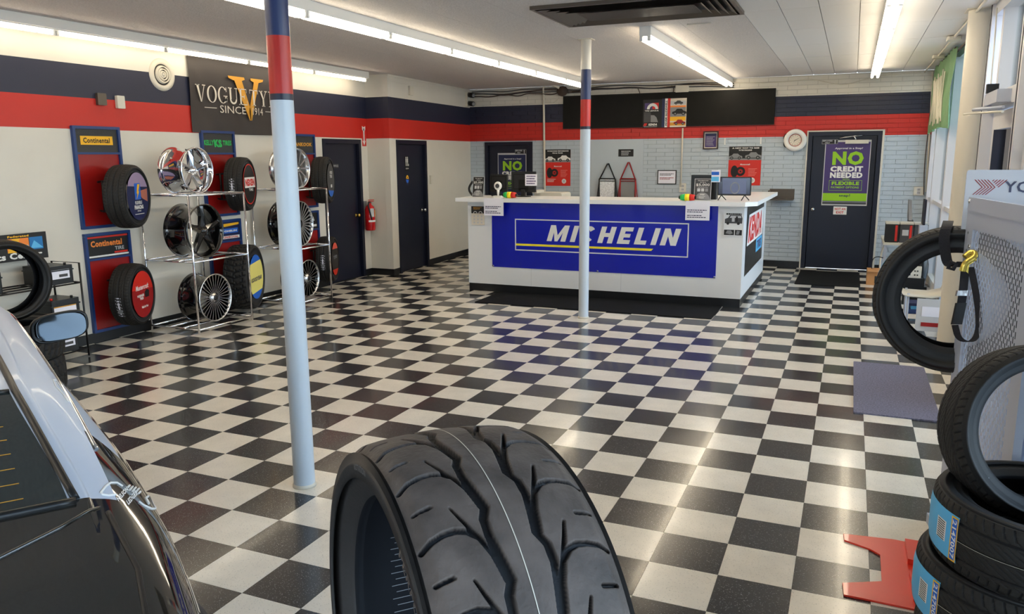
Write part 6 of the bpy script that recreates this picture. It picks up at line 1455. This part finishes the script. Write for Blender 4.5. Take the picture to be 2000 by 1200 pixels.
def region(i, j):
    s = i/NS; u = j/NT      # station index, profile index
    if 4 <= s < 5 and u < 1: return 'rear_window'
    if 4 <= s < 5 and u < 3: return 'roof'
    if 4.6 <= s < 5.4 and 3 <= u < 4: return 'roof'
    if 5 <= s < 8:
        if u < 3: return 'roof'
        if u < 4: return 'side_window'
    if 8 <= s < 9:
        if u < 1: return 'windshield'
        if u < 3: return 'roof'
        if s < 8.6 and u < 4: return 'side_window'
    return 'body'
RMAT = {'rear_window': M_carg, 'roof': M_carw, 'side_window': M_carg, 'windshield': M_carg, 'body': M_carb}
V2 = np.zeros((ns, 2*ntt-1, 3))
for j in range(ntt):
    V2[:, ntt-1+j] = A[:, j]*np.array((1, -1, 1)); V2[:, ntt-1-j] = A[:, j]
parts = {}
full_body = MB(); 
flat = V2.reshape(-1, 3); NB = V2.shape[1]
for i in range(ns-1):
    for j in range(NB-1):
        jj = j-(ntt-1) if j >= ntt-1 else ntt-2-j
        rg = region(i, jj); parts.setdefault(rg, []).append((i*NB+j, (i+1)*NB+j, (i+1)*NB+j+1, i*NB+j+1))
for rg, fs in parts.items():
    used = sorted(set(x for f in fs for x in f)); mp = {x: k for k, x in enumerate(used)}
    b = MB().add([tuple(flat[x]) for x in used], [tuple(mp[x] for x in f)[::-1] for f in fs], RMAT[rg], True)
    if rg == 'body':
        for row_ in (0, ns-1): pass
    obj(rg, b, car, local=True)
b = MB(); 
for row_, rev in ((0, False), (ns-1, True)):
    vs = [tuple(V2[row_, j]) for j in range(NB)]; b.add(vs, [tuple(range(NB))[::-1] if rev else tuple(range(NB))], M_carb)
obj('bumper_panel', b, car, local=True)
obj('underbody', MB().box((-1.35, -.6, .16), (2.65, .6, .3), M_ink), car, local=True)
bvh = BVHTree.FromPolygons([Vector(p) for p in flat.tolist()], [f for fs in parts.values() for f in fs])
def on_car(s, y, lift=.003):
    h = bvh.ray_cast(Vector((s, y, 3)), Vector((0, 0, -1))); return h[0]+h[1].normalized()*(lift if h[1].z > 0 else -lift) if h[0] is not None else Vector((s, y, .7))
CMI = CM.inverted()
def car_px(px_, py_, lift=.003):
    """point of the car surface on the ray of a photo pixel, in the car frame"""
    d = _f+_r*((px_-1000)/FPX)-_u*((py_-600)/FPX); o = CMI @ CAM; dl = (CMI.to_3x3() @ d).normalized(); h = bvh.ray_cast(o, dl)
    if h[0] is None: return None
    n = h[1] if h[1].dot(dl) < 0 else -h[1]
    return h[0]+n*lift
def seam(name, pts, r, m, n=12, lift=.001):
    q = []
    for (a, b_) in zip(pts, pts[1:]):
        for k in range(n): q.append((a[0]+(b_[0]-a[0])*k/n, a[1]+(b_[1]-a[1])*k/n))
    q.append(pts[-1]); P3 = [on_car(s, y, lift) for s, y in q]
    return obj(name, MB().tube(P3, r, m, 8), car, local=True)
for sg_ in (1, -1):
    seam('hatch_gap', [(-.66, -.635*sg_), (-.9, -.645*sg_), (-1.2, -.60*sg_), (-1.36, -.53*sg_)], .0075, M_ink, lift=-.001)
    seam('window_seal', [(-.60, -.572*sg_), (-.09, -.515*sg_), (.2, -.50*sg_)], .011, M_black)
    seam('roof_gutter', [(-.35, -.675*sg_), (-.09, -.66*sg_), (.35, -.64*sg_), (.9, -.625*sg_), (1.35, -.605*sg_)], .006, M_chrome)
seam('window_seal', [(-.61, -.57), (-.61, 0), (-.61, .57)], .013, M_black)
seam('window_seal', [(-.09, -.5), (-.09, 0), (-.09, .5)], .008, M_black)
seam('deck_crease', [(-.64, -.62), (-.70, -.52), (-.80, -.3), (-.84, 0), (-.80, .3), (-.70, .52), (-.64, .62)], .005, M_carb)
b = MB()
for k in range(7):
    s = -.56+.06*k; pts = [on_car(s, y, .0008) for y in np.linspace(-.46, .46, 15)]; b.tube(pts, .0011, M_gold, 4)
obj('defroster_line', b, car, local=True)
b = MB(); pts = [on_car(s, y, .004) for s, y in ((-.15, -.40), (-.15, -.36), (-.30, -.37), (-.30, -.40))]; b.add(pts, [(0, 1, 2, 3)], M_or); obj('window_sticker', b, car, local=True)
# decals
def decal_text(st, p0, p1, p2, m, part='decal', bold=.04):
    """text laid on the car, p0 = lower left, p1 = lower right, p2 = upper left in photo pixels on the body"""
    a, fs = text_mesh(st, bold); mn, mx = a.min(0), a.max(0); q = (a-mn)/(mx-mn); vs = []
    for x, y in q:
        c_ = car_px(p0[0]+(p1[0]-p0[0])*x+(p2[0]-p0[0])*y, p0[1]+(p1[1]-p0[1])*x+(p2[1]-p0[1])*y)
        if c_ is None: return
        vs.append(c_)
    obj(part, MB().add(vs, fs, m), car, local=True)
decal_text('NELSON', (231, 982), (250, 960), (226, 974), M_pw); decal_text('LEDGES', (250, 989), (268, 968), (245, 980), M_pw)
def decal_line(pts, r, n=8):
    q = []
    for (a, b_) in zip(pts, pts[1:]):
        for k in range(n): q.append((a[0]+(b_[0]-a[0])*k/n, a[1]+(b_[1]-a[1])*k/n))
    q.append(pts[-1]); v = [car_px(x, y, .001) for x, y in q]; v = [p for p in v if p is not None]
    if len(v) > 2: obj('decal', MB().tube(v, r, M_pw, 6), car, local=True)
decal_line([(239, 951), (228, 944), (215, 944), (205, 952), (197, 963), (200, 967), (212, 969), (226, 967)], .0035)
decal_line([(271, 981), (280, 988), (296, 995), (307, 994), (298, 977), (289, 970), (284, 974), (290, 985)], .0035)
for k in range(4):
    for j in range(2): decal_line([(249+6*k+3*j, 953+6*j+2*k), (253+6*k+3*j, 949+6*j+2*k)], .003, 3)
decal_line([(103, 742), (110, 744), (120, 760), (134, 778), (139, 787), (132, 785), (122, 770), (108, 755), (103, 742)], .0018)
# side mirror on the right
mp_ = CMI @ (CAM+(_f+_r*((116-1000)/FPX)-_u*((638-600)/FPX))*3.78)
t_ = MB(); MX = Matrix.Translation(mp_)
t_.lathe([(.001, .09), (.5, .08), (.85, .045), (.98, .0), (.96, -.02), (.86, -.022), (.84, -.008)], M_black, 32, MX @ Matrix(((0, 0, 1, 0), (.128, 0, 0, 0), (0, .072, 0, 0), (0, 0, 0, 1))))
def squarish(mb_):
    q = []
    for v in mb_.v:
        d = Vector(v)-mp_; y_, z_ = d.y/.135, d.z/.078; n_ = (abs(y_)**3.2+abs(z_)**3.2)**(1/3.2); r__ = math.hypot(y_, z_); k_ = (r__/n_) if n_ > 1e-6 else 1
        q.append((v[0], mp_.y+d.y*k_, mp_.z+d.z*k_-.10*d.y*k_))
    mb_.v = q; return mb_
mr = obj('side_mirror', squarish(t_), car, local=True)
def tilted(mb_): mb_.v = [(v[0]+.10*(v[2]-mp_.z)+.30*(v[1]-mp_.y), v[1], v[2]) for v in mb_.v]; return mb_
obj('mirror_glass', tilted(squarish(MB().lathe([(.001, -.012), (.84, -.013)], M_mir, 32, MX @ Matrix(((0, 0, 1, 0), (.128, 0, 0, 0), (0, .072, 0, 0), (0, 0, 0, 1)))))), mr, local=True)
obj('mirror_arm', MB().cyl(mp_+Vector((.03, .09, -.04)), Vector((mp_.x+.05, -.74, mp_.z-.10)), .035, M_black, 12), mr, local=True)
def wheel_well(s, y):
    sg_ = 1 if y > 0 else -1
    w_ = obj('wheel', MB().lathe([(.17, -.09), (.26, -.10), (.29, -.07), (.29, .07), (.26, .10), (.17, .09)], M_rub, 32, Matrix.Translation((s, y, .29)) @ Matrix.Rotation(PI/2, 4, 'X')), car, local=True)
    obj('rim', MB().lathe([(.001, .03), (.15, .05), (.175, .085)], M_silver, 24, Matrix.Translation((s, y, .29)) @ Matrix.Rotation(PI/2*-sg_, 4, 'X')), w_, local=True)
for s in (-.72, 1.95):
    for y in (-.74, .74): wheel_well(s, y)
for sg_ in (-1, 1): obj('tail_light', MB().box((-1.44, sg_*.30, .56), (-1.395, sg_*.56, .66), M_dkred), car, local=True)
obj('license_plate', MB().box((-1.446, -.15, .38), (-1.43, .15, .50), M_pw), car, local=True)
